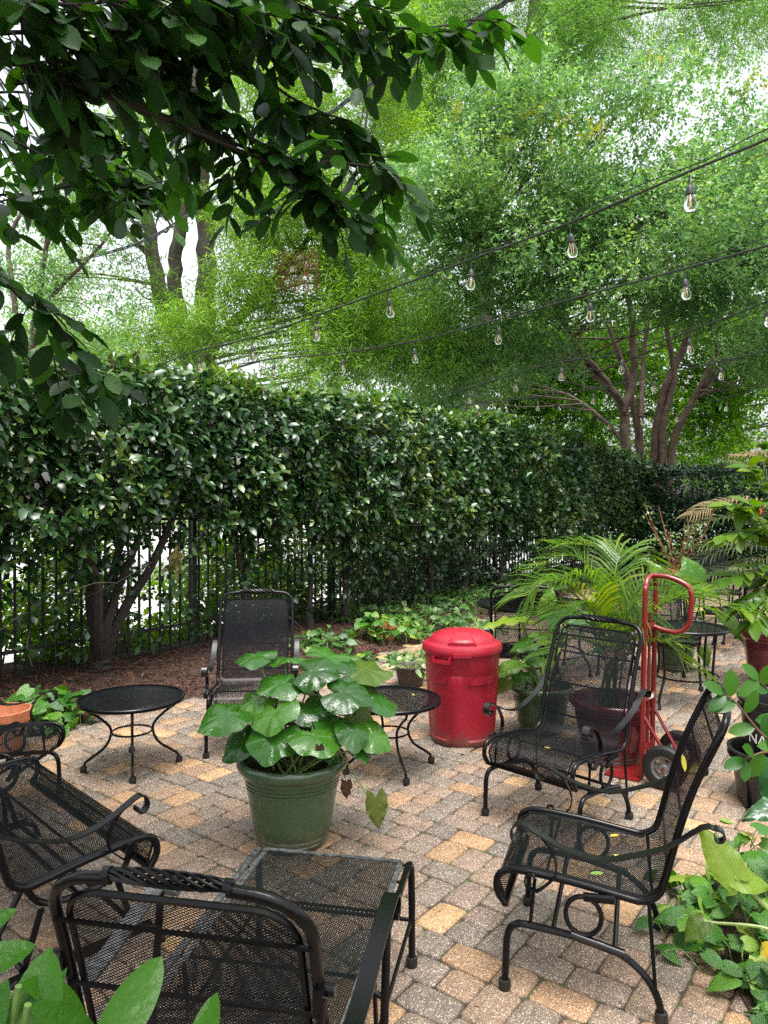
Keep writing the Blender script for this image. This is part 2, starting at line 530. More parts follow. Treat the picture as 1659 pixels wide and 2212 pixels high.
vo = N(nt, 'ShaderNodeTexVoronoi', Scale=175.0)
nt.links.new(g.outputs['Position'], vo.inputs['Vector'])
sep = N(nt, 'ShaderNodeSeparateColor')
nt.links.new(vo.outputs['Color'], sep.inputs[0])
# some stones are pale, some dark
pale = N(nt, 'ShaderNodeMath', operation='GREATER_THAN'); pale.inputs[1].default_value = .66
nt.links.new(sep.outputs[0], pale.inputs[0])
near = N(nt, 'ShaderNodeMath', operation='LESS_THAN'); near.inputs[1].default_value = .40
nt.links.new(vo.outputs['Distance'], near.inputs[0])
both = N(nt, 'ShaderNodeMath', operation='MULTIPLY')
nt.links.new(pale.outputs[0], both.inputs[0]); nt.links.new(near.outputs[0], both.inputs[1])
stone = ramp(nt, [(0, (.50, .44, .36)), (.6, (.62, .55, .43)), (1, (.55, .40, .22))])
nt.links.new(sep.outputs[1], stone.inputs[0])
mx1 = N(nt, 'ShaderNodeMix', data_type='RGBA')
sc_ = N(nt, 'ShaderNodeMath', operation='MULTIPLY'); sc_.inputs[1].default_value = .72
nt.links.new(both.outputs[0], sc_.inputs[0])
nt.links.new(sc_.outputs[0], mx1.inputs[0])
nt.links.new(mul.outputs[2], mx1.inputs[6]); nt.links.new(stone.outputs[0], mx1.inputs[7])
dk = N(nt, 'ShaderNodeMath', operation='LESS_THAN'); dk.inputs[1].default_value = .2
nt.links.new(sep.outputs[0], dk.inputs[0])
dk2 = N(nt, 'ShaderNodeMath', operation='MULTIPLY'); dk2.inputs[1].default_value = .45
nt.links.new(dk.outputs[0], dk2.inputs[0])
mx2 = N(nt, 'ShaderNodeMix', data_type='RGBA')
nt.links.new(dk2.outputs[0], mx2.inputs[0])
nt.links.new(mx1.outputs[2], mx2.inputs[6]); mx2.inputs[7].default_value = col((.06, .05, .05))
b = N(nt, 'ShaderNodeBsdfPrincipled', Roughness=.62)
b.inputs['Specular IOR Level'].default_value = .4
nt.links.new(mx2.outputs[2], b.inputs['Base Color'])
bp = N(nt, 'ShaderNodeBump', Strength=.5, Distance=.004)
nt.links.new(vo.outputs['Distance'], bp.inputs['Height'])
nt.links.new(bp.outputs[0], b.inputs['Normal'])
nt.links.new(b.outputs[0], out.inputs['Surface'])
M['paver'] = m
# joint sand with moss
m, nt, out = new_mat('joint_sand')
nz = pos_noise(nt, 1.7, 6.0, .6)
rp = ramp(nt, [(.42, (.030, .023, .018)), (.53, (.045, .036, .025)), (.60, (.05, .085, .015)), (.75, (.08, .15, .02))])
nt.links.new(nz.outputs['Fac'], rp.inputs[0])
b = N(nt, 'ShaderNodeBsdfPrincipled', Roughness=.95)
nt.links.new(rp.outputs[0], b.inputs['Base Color'])
nt.links.new(b.outputs[0], out.inputs['Surface'])
M['joint'] = m
M['moss'] = leaf_mat('moss', [(0, (.05, .11, .012)), (1, (.12, .22, .02))], .9, .1, .2)
def ground_mat(name, a, c, scale, bump, bs, rough=.9):
    m, nt, out = new_mat(name)
    nz = pos_noise(nt, scale, 6.0, .65)
    rp = ramp(nt, [(.33, a), (.68, c)])
    nt.links.new(nz.outputs['Fac'], rp.inputs[0])
    b = N(nt, 'ShaderNodeBsdfPrincipled', Roughness=rough)
    nt.links.new(rp.outputs[0], b.inputs['Base Color'])
    n2 = pos_noise(nt, bs, 4.0)
    bp = N(nt, 'ShaderNodeBump', Strength=bump, Distance=.02)
    nt.links.new(n2.outputs['Fac'], bp.inputs['Height'])
    nt.links.new(bp.outputs[0], b.inputs['Normal'])
    nt.links.new(b.outputs[0], out.inputs['Surface'])
    return m
M['mulch'] = ground_mat('mulch_soil', (.016, .008, .005), (.065, .028, .016), 40, .9, 70)
M['chip'] = leaf_mat('mulch_chip', [(0, (.025, .011, .007)), (.6, (.07, .03, .017)), (1, (.15, .075, .042))], .85, 0, .2)
M['earth'] = ground_mat('grass_ground', (.05, .09, .02), (.10, .13, .04), .8, .5, 30)
M['lot'] = ground_mat('pale_concrete', (.36, .36, .36), (.46, .46, .45), .7, .1, 20)
# ------------------------------------------------------------------ ground, lot, patio, bed
A0 = Vector((-2.68, 6.98, 0))
U = Vector((.6, .8, 0))
PV = Vector((.8, -.6, 0))
def HB(t, off, z=0.0):
    q = A0 + U * t + PV * off
    return Vector((q.x, q.y, z))
def hb_inv(x, y):
    q = Vector((x, y, 0)) - A0
    return q.dot(U), q.dot(PV)
def bed_edge(t):
    return 1.10 + .30 * math.exp(-((t - 2.6) / 1.6) ** 2) + .05 * math.sin(t * 1.7) - .25 * (1 / (1 + math.exp(-(t - 6))))

def sheet(name, pts, z, mat, kind='structure'):
    mb = MB()
    mb.add([(p[0], p[1], z) for p in pts], [tuple(range(len(pts)))])
    o = mb.build(name, mat, None, smooth=False)
    o['kind'] = kind
    return o
sheet('ground', [(-400, -200), (400, -200), (400, 500), (-400, 500)], -.10, M['earth'])
lotp = [HB(-14, -1.3), HB(16, -1.3), HB(60, -30), HB(-14, -40)]
sheet('parking_lot', [(q.x, q.y) for q in lotp], -.09, M['lot'])
sheet('far_lot', [(7, 22.5), (40, 22.5), (60, 60), (12, 60)], -.086, M['lot'])

# patio joint bed
edge_pts = [HB(t, bed_edge(t)) for t in np.linspace(-9, 12.6, 60)]
poly = [(q.x, q.y) for q in edge_pts] + [(9.5, 15.8), (9.5, -6), (edge_pts[0].x, -6)]
patio = sheet('patio', poly, -.012, M['joint'])

PU = .0705
TILE = [(0, 0, 2, 2), (2, 0, 2, 3), (4, 0, 3, 2), (7, 0, 2, 3), (9, 0, 3, 2), (0, 2, 2, 3), (4, 2, 3, 2), (9, 2, 3, 2), (2, 3, 2, 3), (7, 3, 2, 3), (4, 4, 3, 2), (9, 4, 3, 2), (0, 5, 2, 2), (2, 6, 3, 2), (5, 6, 3, 2), (8, 6, 2, 3), (10, 6, 2, 2), (0, 7, 2, 2), (2, 8, 2, 2), (4, 8, 2, 2), (6, 8, 2, 2), (10, 8, 2, 2), (0, 9, 2, 3), (8, 9, 2, 3), (2, 10, 3, 2), (5, 10, 3, 2), (10, 10, 2, 2)]
def paver_template(w, h, seed, lite=False):
    rr = random.Random(seed)
    gap = .0035
    hw, hh = w / 2 - gap, h / 2 - gap
    c = .013
    def ring(ins, z, jit):
        q = []
        a, b_ = hw - ins, hh - ins
        cc = c + ins * .3
        for x, y in ((a, -b_ + cc), (a + .0015, 0), (a, b_ - cc), (a - cc, b_), (0, b_ + .0015), (-a + cc, b_), (-a, b_ - cc), (-a - .0015, 0), (-a, -b_ + cc), (-a + cc, -b_), (0, -b_ - .0015), (a - cc, -b_)):
            q.append((x + rr.uniform(-jit, jit), y + rr.uniform(-jit, jit), z + rr.uniform(-jit, jit) * .4))
        return q
    v = (ring(0, -.03, 0) + ring(0, -.010, .0024) + ring(.004, -.0030, .0022) + ring(.013, .0004, .0012) + [(0, 0, .0012)]) if not lite else (ring(0, -.010, .0024) + ring(.006, -.0012, .0022) + [(0, 0, .001)])
    f = []
    n = 12
    nr_ = 1 if lite else 3
    for r_ in range(nr_):
        for k in range(n):
            k2 = (k + 1) % n
            f.append((r_ * n + k, r_ * n + k2, (r_ + 1) * n + k2, (r_ + 1) * n + k))
    for k in range(n):
        f.append((nr_ * n + k, nr_ * n + (k + 1) % n, (nr_ + 1) * n))
    return v, f
variants = {}
for (w, h) in ((2, 2), (3, 2), (2, 3)):
    variants[(w, h)] = [paver_template(w * PU, h * PU, 31 * w + 7 * h + s) for s in range(4)]
cand = []
span = 12 * PU
for ti in range(-30, 44):
    for tj in range(-30, 30):
        o_ = A0 + U * (ti * span) + PV * (tj * span)
        if not (-7 < o_.x < 10.5 and -1.5 < o_.y < 17): continue
        for (x, y, w, h) in TILE:
            c_ = o_ + U * ((x + w / 2) * PU) + PV * ((y + h / 2) * PU)
            if not (-5.5 < c_.x < 9.2 and .3 < c_.y < 15.5): continue
            t_, off_ = hb_inv(c_.x, c_.y)
            if off_ < bed_edge(t_) + .06: continue
            if abs(c_.x) > .56 * c_.y + 1.3: continue
            cand.append((c_.x, c_.y, w, h))
def in_view(x, y):
    px = CX + x / y * F
    py = CY + 21 + CAM_H / y * F
    return -40 < px < 1700 and py < 2260
order = sorted(range(len(cand)), key=lambda i: (not in_view(cand[i][0], cand[i][1]), cand[i][1]))
ang0 = math.atan2(U.y, U.x)
pm = {}
for key, lst in variants.items():
    for vi, (v, f) in enumerate(lst):
        mb = MB(); mb.add(v, f)
        pm[key + (vi,)] = mb.mesh('paver', M['paver'])
rest = {k: [] for k in variants}
for rank, i in enumerate(order):
    x, y, w, h = cand[i]
    rx, ry = random.gauss(0, .007), random.gauss(0, .007)
    dz = random.gauss(0, .0018)
    rz = ang0 + random.gauss(0, .012)
    # template x runs along U, template y along -PV  (right handed)
    if rank < 300:
        o = bpy.data.objects.new('paver', pm[(w, h, random.randrange(4))])
        link(o, patio)
        o.location = (x, y, dz)
        o.rotation_euler = (rx, ry, rz)
    else:
        rest[(w, h)].append((x, y, dz, rx, ry, rz))
allv, allf = [], []
mbs = MB()
for key, lst in rest.items():
    v, f = variants[key][0]
    for vi in range(4):
        sub = lst[vi::4]
        if not sub: continue
        va = {}
        for (x, y, dz, rx, ry, rz) in sub:
            Mx = np.array(Matrix.Rotation(rz, 3, 'Z') @ Matrix.Rotation(rx, 3, 'X') @ Matrix.Rotation(ry, 3, 'Y'))
            lite = y > 5.0
            if lite not in va: va[lite] = paver_template(key[0] * PU, key[1] * PU, 31 * key[0] + 7 * key[1] + vi, lite)
            v, f = va[lite]
            q = np.array(v) @ Mx.T + np.array((x, y, dz))
            mbs.add(q.tolist(), f)
o = mbs.build('pavers', M['paver'], patio, angle=None)
o['kind'] = 'stuff'

# moss tufts in the joints
n = 900
bx = rng.uniform(-1.8, 3.0, n); by = rng.uniform(1.7, 6.5, n)
# snap to joint lines of the paver grid
pp = []
for x, y in zip(bx, by):
    i = random.choice(order[:900])
    cx_, cy_, w, h = cand[i]
    s = random.uniform(-.5, .5)
    if random.random() < .5:
        q = Vector((cx_, cy_, 0)) + U * (s * w * PU) + PV * (h * PU / 2)
    else:
        q = Vector((cx_, cy_, 0)) + PV * (s * h * PU) + U * (w * PU / 2)
    if math.sin(q.x * 3.1 + 1) + math.sin(q.y * 2.3) + math.sin((q.x + q.y) * 5) < .55: continue
    for k in range(7):
        pp.append((q.x + random.gauss(0, .006), q.y + random.gauss(0, .006), -.010))
pp = np.array(pp)
dirs = np.stack([rng.normal(0, .6, len(pp)), rng.normal(0, .6, len(pp)), np.ones(len(pp)) * .8], 1)
o = scatter('moss', *LEAF_NARROW, pp, frames(dirs, unit(len(pp))), rng.uniform(.008, .016, len(pp)), M['moss'], patio, 'stuff')

# mulch bed: gently mounded
mb = MB()
nt_, no_ = 70, 14
ts = np.linspace(-9, 15.5, nt_)
def bed_z(t, fr):
    return -.02 + .11 * math.sin(min(1, fr * 2.2) * PI / 2) + .025 * math.sin(t * 2.1 + fr * 5) * fr + .02 * math.sin(t * 5.3) * fr
for t in ts:
    for k in range(no_):
        fr = k / (no_ - 1)
        off = bed_edge(t) * (1 - fr) + (-1.2) * fr
        q = HB(t, off)
        mb.v.append((q.x, q.y, bed_z(t, fr)))
for i in range(nt_ - 1):
    for k in range(no_ - 1):
        mb.f.append((i * no_ + k, (i + 1) * no_ + k, (i + 1) * no_ + k + 1, i * no_ + k + 1)); mb.m.append(0)
bed = mb.build('mulch_bed', M['mulch'], None, angle=None)
bed['kind'] = 'structure'
def on_bed(t, off):
    fr = min(1, max(0, (bed_edge(t) - off) / (bed_edge(t) + 1.2)))
    q = HB(t, off)
    return Vector((q.x, q.y, bed_z(t, fr)))
n = 16000
tt = -3 + 13 * rng.random(n) ** 1.3
pos = np.array([on_bed(t, bed_edge(t) + .05 - rng.random() ** 1.2 * 1.6) for t in tt])
pos[:, 2] += rng.uniform(-.002, .02, n)
dirs = unit(n); dirs[:, 2] *= .3
CHIP = ([(0, 0, 0), (.09, .1, .03), (.07, .9, .03), (0, 1, 0), (-.08, .85, -.02), (-.08, .1, .0)], [(0, 1, 2, 3), (0, 3, 4, 5)])
scatter('mulch_chips', *CHIP, pos, frames(dirs, np.array([0, 0, 1]) + .5 * unit(n)), rng.uniform(.03, .085, n), M['chip'], bed, 'stuff')

# ------------------------------------------------------------------ iron fence
def fence_run(label, start, end, gap, off_posts):
    s, e = Vector(start), Vector(end)
    L = (e - s).length
    d = (e - s) / L
    rz = math.atan2(d.y, d.x)
    root = thing('iron_fence', label, 'fence', (s.x, s.y, 0), rz)
    mb = MB(); mb.box((0, 0, .86), (.02, .02, 1.70))
    pk = mb.mesh('picket', M['fence'], smooth=False)
    mb = MB(); mb.box((0, 0, .92), (.055, .055, 1.9)); mb.box((0, 0, 1.88), (.07, .07, .03))
    po = mb.mesh('post', M['fence'], smooth=False)
    x = .06
    while x < L:
        o = link(bpy.data.objects.new('picket', pk), root); o.location = (x, 0, 0); x += gap
    for z in (.10, .33, 1.5, 1.68):
        mb = MB(); mb.box((L / 2, 0, z), (L, .032, .032)); mb.build('rail', M['fence'], root, smooth=False)
    x = off_posts
    while x < L:
        o = link(bpy.data.objects.new('post', po), root); o.location = (x, .03, 0); x += 2.35
a_, b_ = HB(-4.2, -.35), HB(14.8, -.35)
fence_run('black iron picket fence running behind the long hedge on the left', a_, b_, .13, .9)
fence_run('black iron picket fence behind the low dark hedge at the far end', (6.0, 18.9, 0), (13.5, 18.9, 0), .13, .3)

# ------------------------------------------------------------------ leaf distribution on twigs
def twig_leaves(base, w, nl, step, size, spread=1.0, droop=.15, up=.8, jitter=.25):
    n = len(base)
    w = w / np.linalg.norm(w, axis=1, keepdims=True)
    a = np.cross(w, np.array([0.1, .2, 1.0])); a /= np.maximum(np.linalg.norm(a, axis=1, keepdims=True), 1e-6)
    b2 = np.cross(w, a)
    P_, Dd, Nn = [], [], []
    ph0 = rng.uniform(0, 6.28, n)
    for k in range(nl):
        ph = (ph0 + k * 2.4)[:, None]
        lat = a * np.cos(ph) + b2 * np.sin(ph)
        tipf = .35 + .65 * (k / max(1, nl - 1))
        d = w * (.35 + .5 * tipf) + lat * spread + jitter * rng.normal(size=(n, 3))
        d[:, 2] -= droop
        nn = np.array([0, 0, 1.0]) * up + w * .5 + .35 * rng.normal(size=(n, 3))
        P_.append(base + w * step * k); Dd.append(d); Nn.append(nn)
    P_, Dd, Nn = map(np.concatenate, (P_, Dd, Nn))
    return P_, frames(Dd, Nn), size * rng.uniform(.65, 1.2, len(P_))

HLEAF = ([(0, 0, 0), (0, .33, .02), (0, .70, -.02), (0, 1, -.10), (-.235, .33, .07), (-.21, .70, .03), (.235, .33, .07), (.21, .70, .03)],
         [(0, 6, 1), (0, 1, 4), (1, 6, 7, 2), (1, 2, 5, 4), (2, 7, 3), (2, 3, 5)])

def limb(mb, pts, r0, r1, seg=7, n=5):
    P_ = cr(pts, n)
    m_ = len(P_)
    rs = [r0 + (r1 - r0) * (i / (m_ - 1)) ** .8 for i in range(m_)]
    jit = [p + Vector((random.gauss(0, 1), random.gauss(0, 1), random.gauss(0, .5))) * rs[i] * .12 for i, p in enumerate(P_)]
    mb.tube(jit, rs, seg)
    return P_

# ------------------------------------------------------------------ long hedge
hedge = thing('hedge', 'long tall glossy green hedge along the fence on the left', 'hedge', (0, 0, 0))
def hz_top(t):
    base = 2.84 + .022 * min(t, 8) - .035 * max(0, t - 8.5) ** 1.25
    return base + .05 * math.sin(t * 1.9) + .04 * math.sin(t * 4.7 + 1)
def h_off(t, z):
    return .50 + .10 * math.sin(t * 1.3 + z * 1.1) + .07 * math.sin(t * 3.1 - z * 2.3) + .04 * math.sin(t * 7 + z * 5)
def h_bot(t):
    return 1.22 + .16 / (1 + math.exp((t - 4) * 1.5)) + .18 * math.sin(t * 1.1 + .6) + .12 * math.sin(t * 2.7) - .012 * t
bs, ws = [], []
T0, T1 = -3.6, 14.6
nf = 5200
for i in range(nf):                      # front face
    t = random.uniform(T0, T1)
    zb, zt = h_bot(t), hz_top(t)
    z = zb + (zt - zb) * random.random() ** .85
    if random.random() < .12: z = zb - random.random() ** 2 * .5
    taper = max(0, (z - zt + .35) / .35)
    under = max(0, (zb + .25 - z) / .5)
    off = h_off(t, z) - .22 * taper ** 2 - .30 * under + random.uniform(-.16, .05)
    q = HB(t, off, z)
    bs.append(q); ws.append(PV * (1.0 - .4 * taper) + Vector((0, 0, .35 + .8 * taper)) + U * random.gauss(0, .5))
fb, fw = np.array(bs), np.array(ws)
P_, Rm, S_ = twig_leaves(fb, fw, 6, .028, .122, 1.0, .35, .7)
# the 300 nearest leaves stand alone
dist = np.linalg.norm(P_ - np.array([0, 0, CAM_H]), axis=1)
pxs = CX + P_[:, 0] / np.maximum(P_[:, 1], .1) * F
key = np.where((pxs > 10) & (pxs < 1650), dist, 1e3 + dist)
idx = np.argsort(key)
near, far_ = idx[:300], idx[300:]
mb = MB(); mb.add(*HLEAF)
lm = mb.mesh('leaf', M['hedge'])
for i in near:
    o = link(bpy.data.objects.new('leaf', lm), hedge)
    o.matrix_local = Matrix.Translation(P_[i].tolist()) @ Matrix(Rm[i].tolist()).to_4x4() @ Matrix.Scale(float(S_[i]), 4)
lo_ = far_[dist[far_] > 11.5]; hi_ = far_[dist[far_] <= 11.5]
scatter('foliage', *HLEAF, P_[hi_], Rm[hi_], S_[hi_], M['hedge'], hedge, 'stuff')
scatter('far_foliage', *LEAF_DIAMOND, P_[lo_], Rm[lo_], S_[lo_], M['hedge'], hedge, 'stuff')
bs, ws = [], []
for i in range(2700):                    # top, young lighter growth
    t = random.uniform(T0, T1)
    off = random.uniform(-.6, .42)
    z = hz_top(t) - .10 * (off / .55) ** 2 + random.uniform(-.12, .06)
    bs.append(HB(t, off, z)); ws.append(Vector((0, 0, 1)) + PV * random.gauss(.15, .4) + U * random.gauss(0, .4))
M['hedge_new'] = leaf_mat('young_hedge_leaf', [(0, (.030, .085, .018)), (.6, (.065, .14, .024)), (1, (.13, .22, .035))], .34, .3, .5)
P_, Rm, S_ = twig_leaves(np.array(bs), np.array(ws), 6, .028, .112, 1.0, .1, .7)
scatter('top_growth', *HLEAF, P_, Rm, S_, M['hedge_new'], hedge, 'stuff')
bs, ws = [], []
for i in range(5600):                    # inner and back
    t = random.uniform(T0, T1)
    zb, zt = h_bot(t), hz_top(t)
    z = zb + .15 + (zt - zb - .25) * random.random()
    bs.append(HB(t, random.uniform(-.62, .3), z)); ws.append(Vector((random.gauss(0, 1), random.gauss(0, 1), random.gauss(.3, .6))))
P_, Rm, S_ = twig_leaves(np.array(bs), np.array(ws), 5, .03, .11, 1.0, .2, .5)
scatter('inner_foliage', *LEAF_DIAMOND, P_, Rm, S_, M['hedge'], hedge, 'stuff')
bs, ws = [], []
for i in range(1700):                     # straggling low leaves
    t = (random.choice((-2.4, -.9, .3, 1.0, 2.2, 3.4, 4.3, 5.5, 7, 8.4, 10, 12)) + random.gauss(0, .5)) if random.random() < .6 else random.uniform(4.2, 14)
    bs.append(HB(t, random.gauss(.05, .28), 1.5 - 1.15 * random.random() ** 1.4)); ws.append(Vector((random.gauss(0, 1), random.gauss(0, 1), -.5)))
P_, Rm, S_ = twig_leaves(np.array(bs), np.array(ws), 5, .03, .08, 1.0, .5, .5)
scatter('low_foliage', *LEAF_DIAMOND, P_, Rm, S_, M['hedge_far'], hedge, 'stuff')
P_, Rm, S_ = twig_leaves(np.array([HB(.55, .42, 1.28 - .05 * k) for k in range(5)]), np.array([(random.gauss(0, .5), random.gauss(0, .5), -1) for k in range(5)]), 5, .03, .10, 1.0, .6, .5)
scatter('pale_sprig', *HLEAF, P_, Rm, S_, M['hedge_dry'], hedge, 'stuff')
mb = MB()
for i in range(80):                      # trimmed red twigs
    t = random.uniform(-2, 11)
    if random.random() < .5: q = HB(t, random.uniform(-.1, .45), hz_top(t) - .08)
    else: q = HB(t, h_off(t, 2.6) - .08, random.uniform(2.2, 2.95))
    d = Vector((random.gauss(.2, .3), random.gauss(-.1, .3), 1)).normalized()
    mb.tube([q, q + d * random.uniform(.1, .2)], random.uniform(.003, .006), 5)
mb.build('cut_twigs', M['twig_red'], hedge)['kind'] = 'stuff'
# stems of the hedge shrubs
stems = [(-2.5, [(-.1, -.2, 1.3), (.4, .2, 1.5)]), (-1.25, [(-.55, .1, 1.6), (.15, -.2, 1.5)]), (0.0, [(-.55, .15, 1.7), (-.2, -.25, 1.6), (.75, .2, 1.65), (.35, -.1, 1.4), (.1, .3, 1.1)]),
         (1.9, [(-.35, .1, 1.8), (.1, -.2, 1.6)]), (2.9, [(.1, .1, 1.7)]), (3.6, [(-.2, .15, 1.7), (.35, -.1, 1.6)]), (4.5, [(.1, .2, 1.7), (.5, .1, 1.5)]), (5.6, [(-.4, .2, 1.6), (.3, 0, 1.6)]),
         (6.7, [(.2, .2, 1.5), (-.2, -.1, 1.6)]), (8.0, [(.5, .2, 1.5), (-.2, .1, 1.6)]), (9.6, [(.1, .2, 1.5)]), (11.2, [(-.2, .1, 1.5)]), (13.0, [(.2, .1, 1.5)])]
for t, br in stems:
    mb = MB()
    q0 = on_bed(t, 0); q0.z -= .05
    fork = HB(t + random.gauss(0, .03), random.gauss(0, .03), .22 if len(br) > 2 else .35)
    r0 = .085 if len(br) > 2 else .05
    limb(mb, [q0, (q0 + fork) / 2, fork], r0 * 1.35, r0, 8, 3)
    for (dt, do, h) in br:
        e = HB(t + dt, do, h)
        mid = fork.lerp(e, .5) + Vector((random.gauss(0, .06), random.gauss(0, .06), .08))
        limb(mb, [fork - Vector((0, 0, .08)), fork.lerp(mid, .5) + Vector((random.gauss(0, .03), random.gauss(0, .03), 0)), mid, e, e + (e - mid) * .8], r0 * .75, r0 * .3, 7, 4)
    mb.build('trunk', M['bark_dark'], hedge)
# fine leafless twigs in the dark gap
mb = MB()
for i in range(260):
    t = random.uniform(-3, 11)
    q = HB(t, random.gauss(.05, .25), random.uniform(.5, 1.5))
    d = Vector((random.gauss(0, .8), random.gauss(0, .8), random.gauss(.3, .6)))
    mb.tube(cr([q, q + d * .25 + Vector((random.gauss(0, .04), 0, random.gauss(0, .04))), q + d * .5], 2), [.006, .005, .005, .004, .003], 4, cap=False)
mb.build('twigs', M['bark_dark'], hedge)['kind'] = 'stuff'

# ------------------------------------------------------------------ far low hedge
fhedge = thing('hedge', 'low dark trimmed hedge across the far end of the patio', 'hedge', (0, 0, 0))
bs, ws = [], []
for i in range(5200):
    x = random.uniform(5.8, 13.2)
    z = .9 + 1.6 * random.random() ** .7
    if random.random() < .5: z = random.uniform(.15, 1.3)
    front = random.random() < .7
    y = 17.75 + random.uniform(-.12, .15) + .06 * math.sin(x * 3) if front else 17.8 + random.random() * .9
    if not front: z = 2.42 + .05 * math.sin(x * 2.3) + random.uniform(-.1, .05)
    bs.append((x, y, min(z, 2.45 + .05 * math.sin(x * 2.3)))); ws.append((random.gauss(0, .5), -1 if front else -.2, .5 if front else 1))
for i in range(4200):
    bs.append((random.uniform(5.0, 13.2), random.uniform(17.75, 18.75), .1 + 1.75 * random.random())); ws.append((random.gauss(0, 1), random.gauss(-.3, 1), random.gauss(.2, .6)))
P_, Rm, S_ = twig_leaves(np.array(bs), np.array(ws), 5, .035, .105, 1.0, .3, .7)
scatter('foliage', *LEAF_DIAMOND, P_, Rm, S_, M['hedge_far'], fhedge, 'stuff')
for x in (6.3, 7.2, 8.0, 9.1, 10.2, 11.4, 12.5):
    mb = MB()
    limb(mb, [(x, 18.2, -.1), (x + .05, 18.2, .5), (x - .1, 18.1, 1.2), (x + .1, 18.1, 2.0)], .06, .03, 7, 4)
    mb.build('trunk', M['bark_dark'], fhedge)

# ------------------------------------------------------------------ trees
def skel(mb, lst, depth, r0, r1, seg=8):
    pts = [D(a, b_, depth + (c if c else 0)) for (a, b_, c) in lst]
    return limb(mb, pts, r0, r1, seg, 6)
def crown(parent, name, clumps, twigs_per, nl, step, size, mat, tmpl, spread=1.0, droop=.15, up=.8, flat=.75, lift=.35):
    """clumps: list of (x,y,z,r)"""
    bs, ws = [], []
    for (x, y, z, r) in clumps:
        k = max(6, int(twigs_per * (r / .8) ** 2))
        d = unit(k)
        rad = r * rng.random(k) ** .45
        q = d * rad[:, None]
        q[:, 2] *= flat
        bs.append(q + np.array([x, y, z]))
        w = d * .9 + .55 * rng.normal(size=(k, 3)); w[:, 2] += lift
        ws.append(w)
    P_, Rm, S_ = twig_leaves(np.concatenate(bs), np.concatenate(ws), nl, step, size, spread, droop, up)
    scatter(name, *tmpl, P_, Rm, S_, mat, parent, 'stuff')
    return len(P_)
def px_clumps(n, boxes, rlo, rhi):
    """boxes: (px0,py0,px1,py1,depth0,depth1,weight)"""
    wts = np.array([b_[6] for b_ in boxes], float); wts /= wts.sum()
    out_ = []
    for i in range(n):
        b_ = boxes[rng.choice(len(boxes), p=wts)]
        dp = rng.uniform(b_[4], b_[5])
        q = D(rng.uniform(b_[0], b_[2]), rng.uniform(b_[1], b_[3]), dp)
        out_.append((q.x, q.y, q.z, rng.uniform(rlo, rhi)))
    return out_
def branches(mb, skeleton, clumps, r=.03, every=1, seg=5):
    S = [p for s in skeleton for p in s]
    for c_ in clumps[::every]:
        q = Vector(c_[:3])
        # attach to a skeleton point lower than the clump
        best = min(S, key=lambda p: (p - q).length + max(0, p.z - q.z) * 2)
        mid = best.lerp(q, .5) + Vector((random.gauss(0, .15), random.gauss(0, .15), random.gauss(.1, .15)))
        P_ = cr([best, mid, q], 3)
        mb.tube(P_, [r * (1 - .8 * i / (len(P_) - 1)) for i in range(len(P_))], seg, cap=False)

# willow oak, left
t1 = thing('oak_tree', 'tall oak with three dark trunks and narrow yellow-green leaves behind the hedge', 'tree')
mb = MB(); sk = []
sk.append(skel(mb, [(432, 1120, 0), (432, 940, 0), (425, 800, 0), (395, 740, -.3), (350, 660, -.4), (325, 520, -.5), (310, 420, -.6), (285, 250, -.8), (270, 60, -1)], 18.5, .34, .10))
sk.append(skel(mb, [(420, 830, .2), (395, 720, .2), (380, 620, .2), (388, 500, 0), (405, 370, 0), (420, 200, 0), (400, 0, .3)], 18.6, .25, .09))
sk.append(skel(mb, [(445, 1120, .5), (446, 900, .5), (442, 700, .5), (447, 540, .5), (432, 360, .5), (445, 150, .3), (455, -80, 0), (450, -300, 0)], 18.6, .36, .12))
sk.append(skel(mb, [(442, 780, 0), (500, 700, -.4), (548, 655, -.8), (630, 560, -1.2), (700, 470, -1.6), (780, 360, -1.8)], 18.6, .17, .04))
sk.append(skel(mb, [(330, 560, 0), (250, 480, -.6), (180, 440, -1), (100, 420, -1.2)], 18.2, .08, .03))
mb.build('trunk', M['bark'], t1)
cl = px_clumps(165, [(470, 160, 700, 470, 15.6, 18, 2.2), (80, 560, 290, 790, 15.5, 18, 1.4), (300, 690, 470, 800, 15.5, 17, .7), (500, 440, 800, 790, 15.2, 18, 4.0), (640, 560, 960, 830, 15, 18, 2.4), (130, 180, 420, 420, 16, 19, 1.2), (60, 380, 310, 560, 16, 18.5, .5), (560, 100, 900, 440, 17, 20, 2.0), (200, -250, 900, 120, 16, 21, 3), (480, 480, 640, 700, 18.8, 21, 1)], .55, 1.0)
mb = MB(); branches(mb, sk, cl, .035, 2); mb.build('branch', M['bark'], t1)['kind'] = 'stuff'
nl1 = crown(t1, 'crown', cl, 105, 8, .045, .165, M['oak'], LEAF_NARROW, .9, .3, .6)
# a dead hanging sprig
bs = np.array([D(rng.uniform(590, 690), rng.uniform(535, 620), 15.2) for i in range(130)])
P_, Rm, S_ = twig_leaves(bs, np.tile(np.array([[0.1, 0, -1.0]]), (len(bs), 1)) + .3 * rng.normal(size=(len(bs), 3)), 6, .03, .09, .7, .6, .3)
scatter('dead_sprig', *LEAF_NARROW, P_, Rm, S_, M['dead_leaf'], t1, 'stuff')

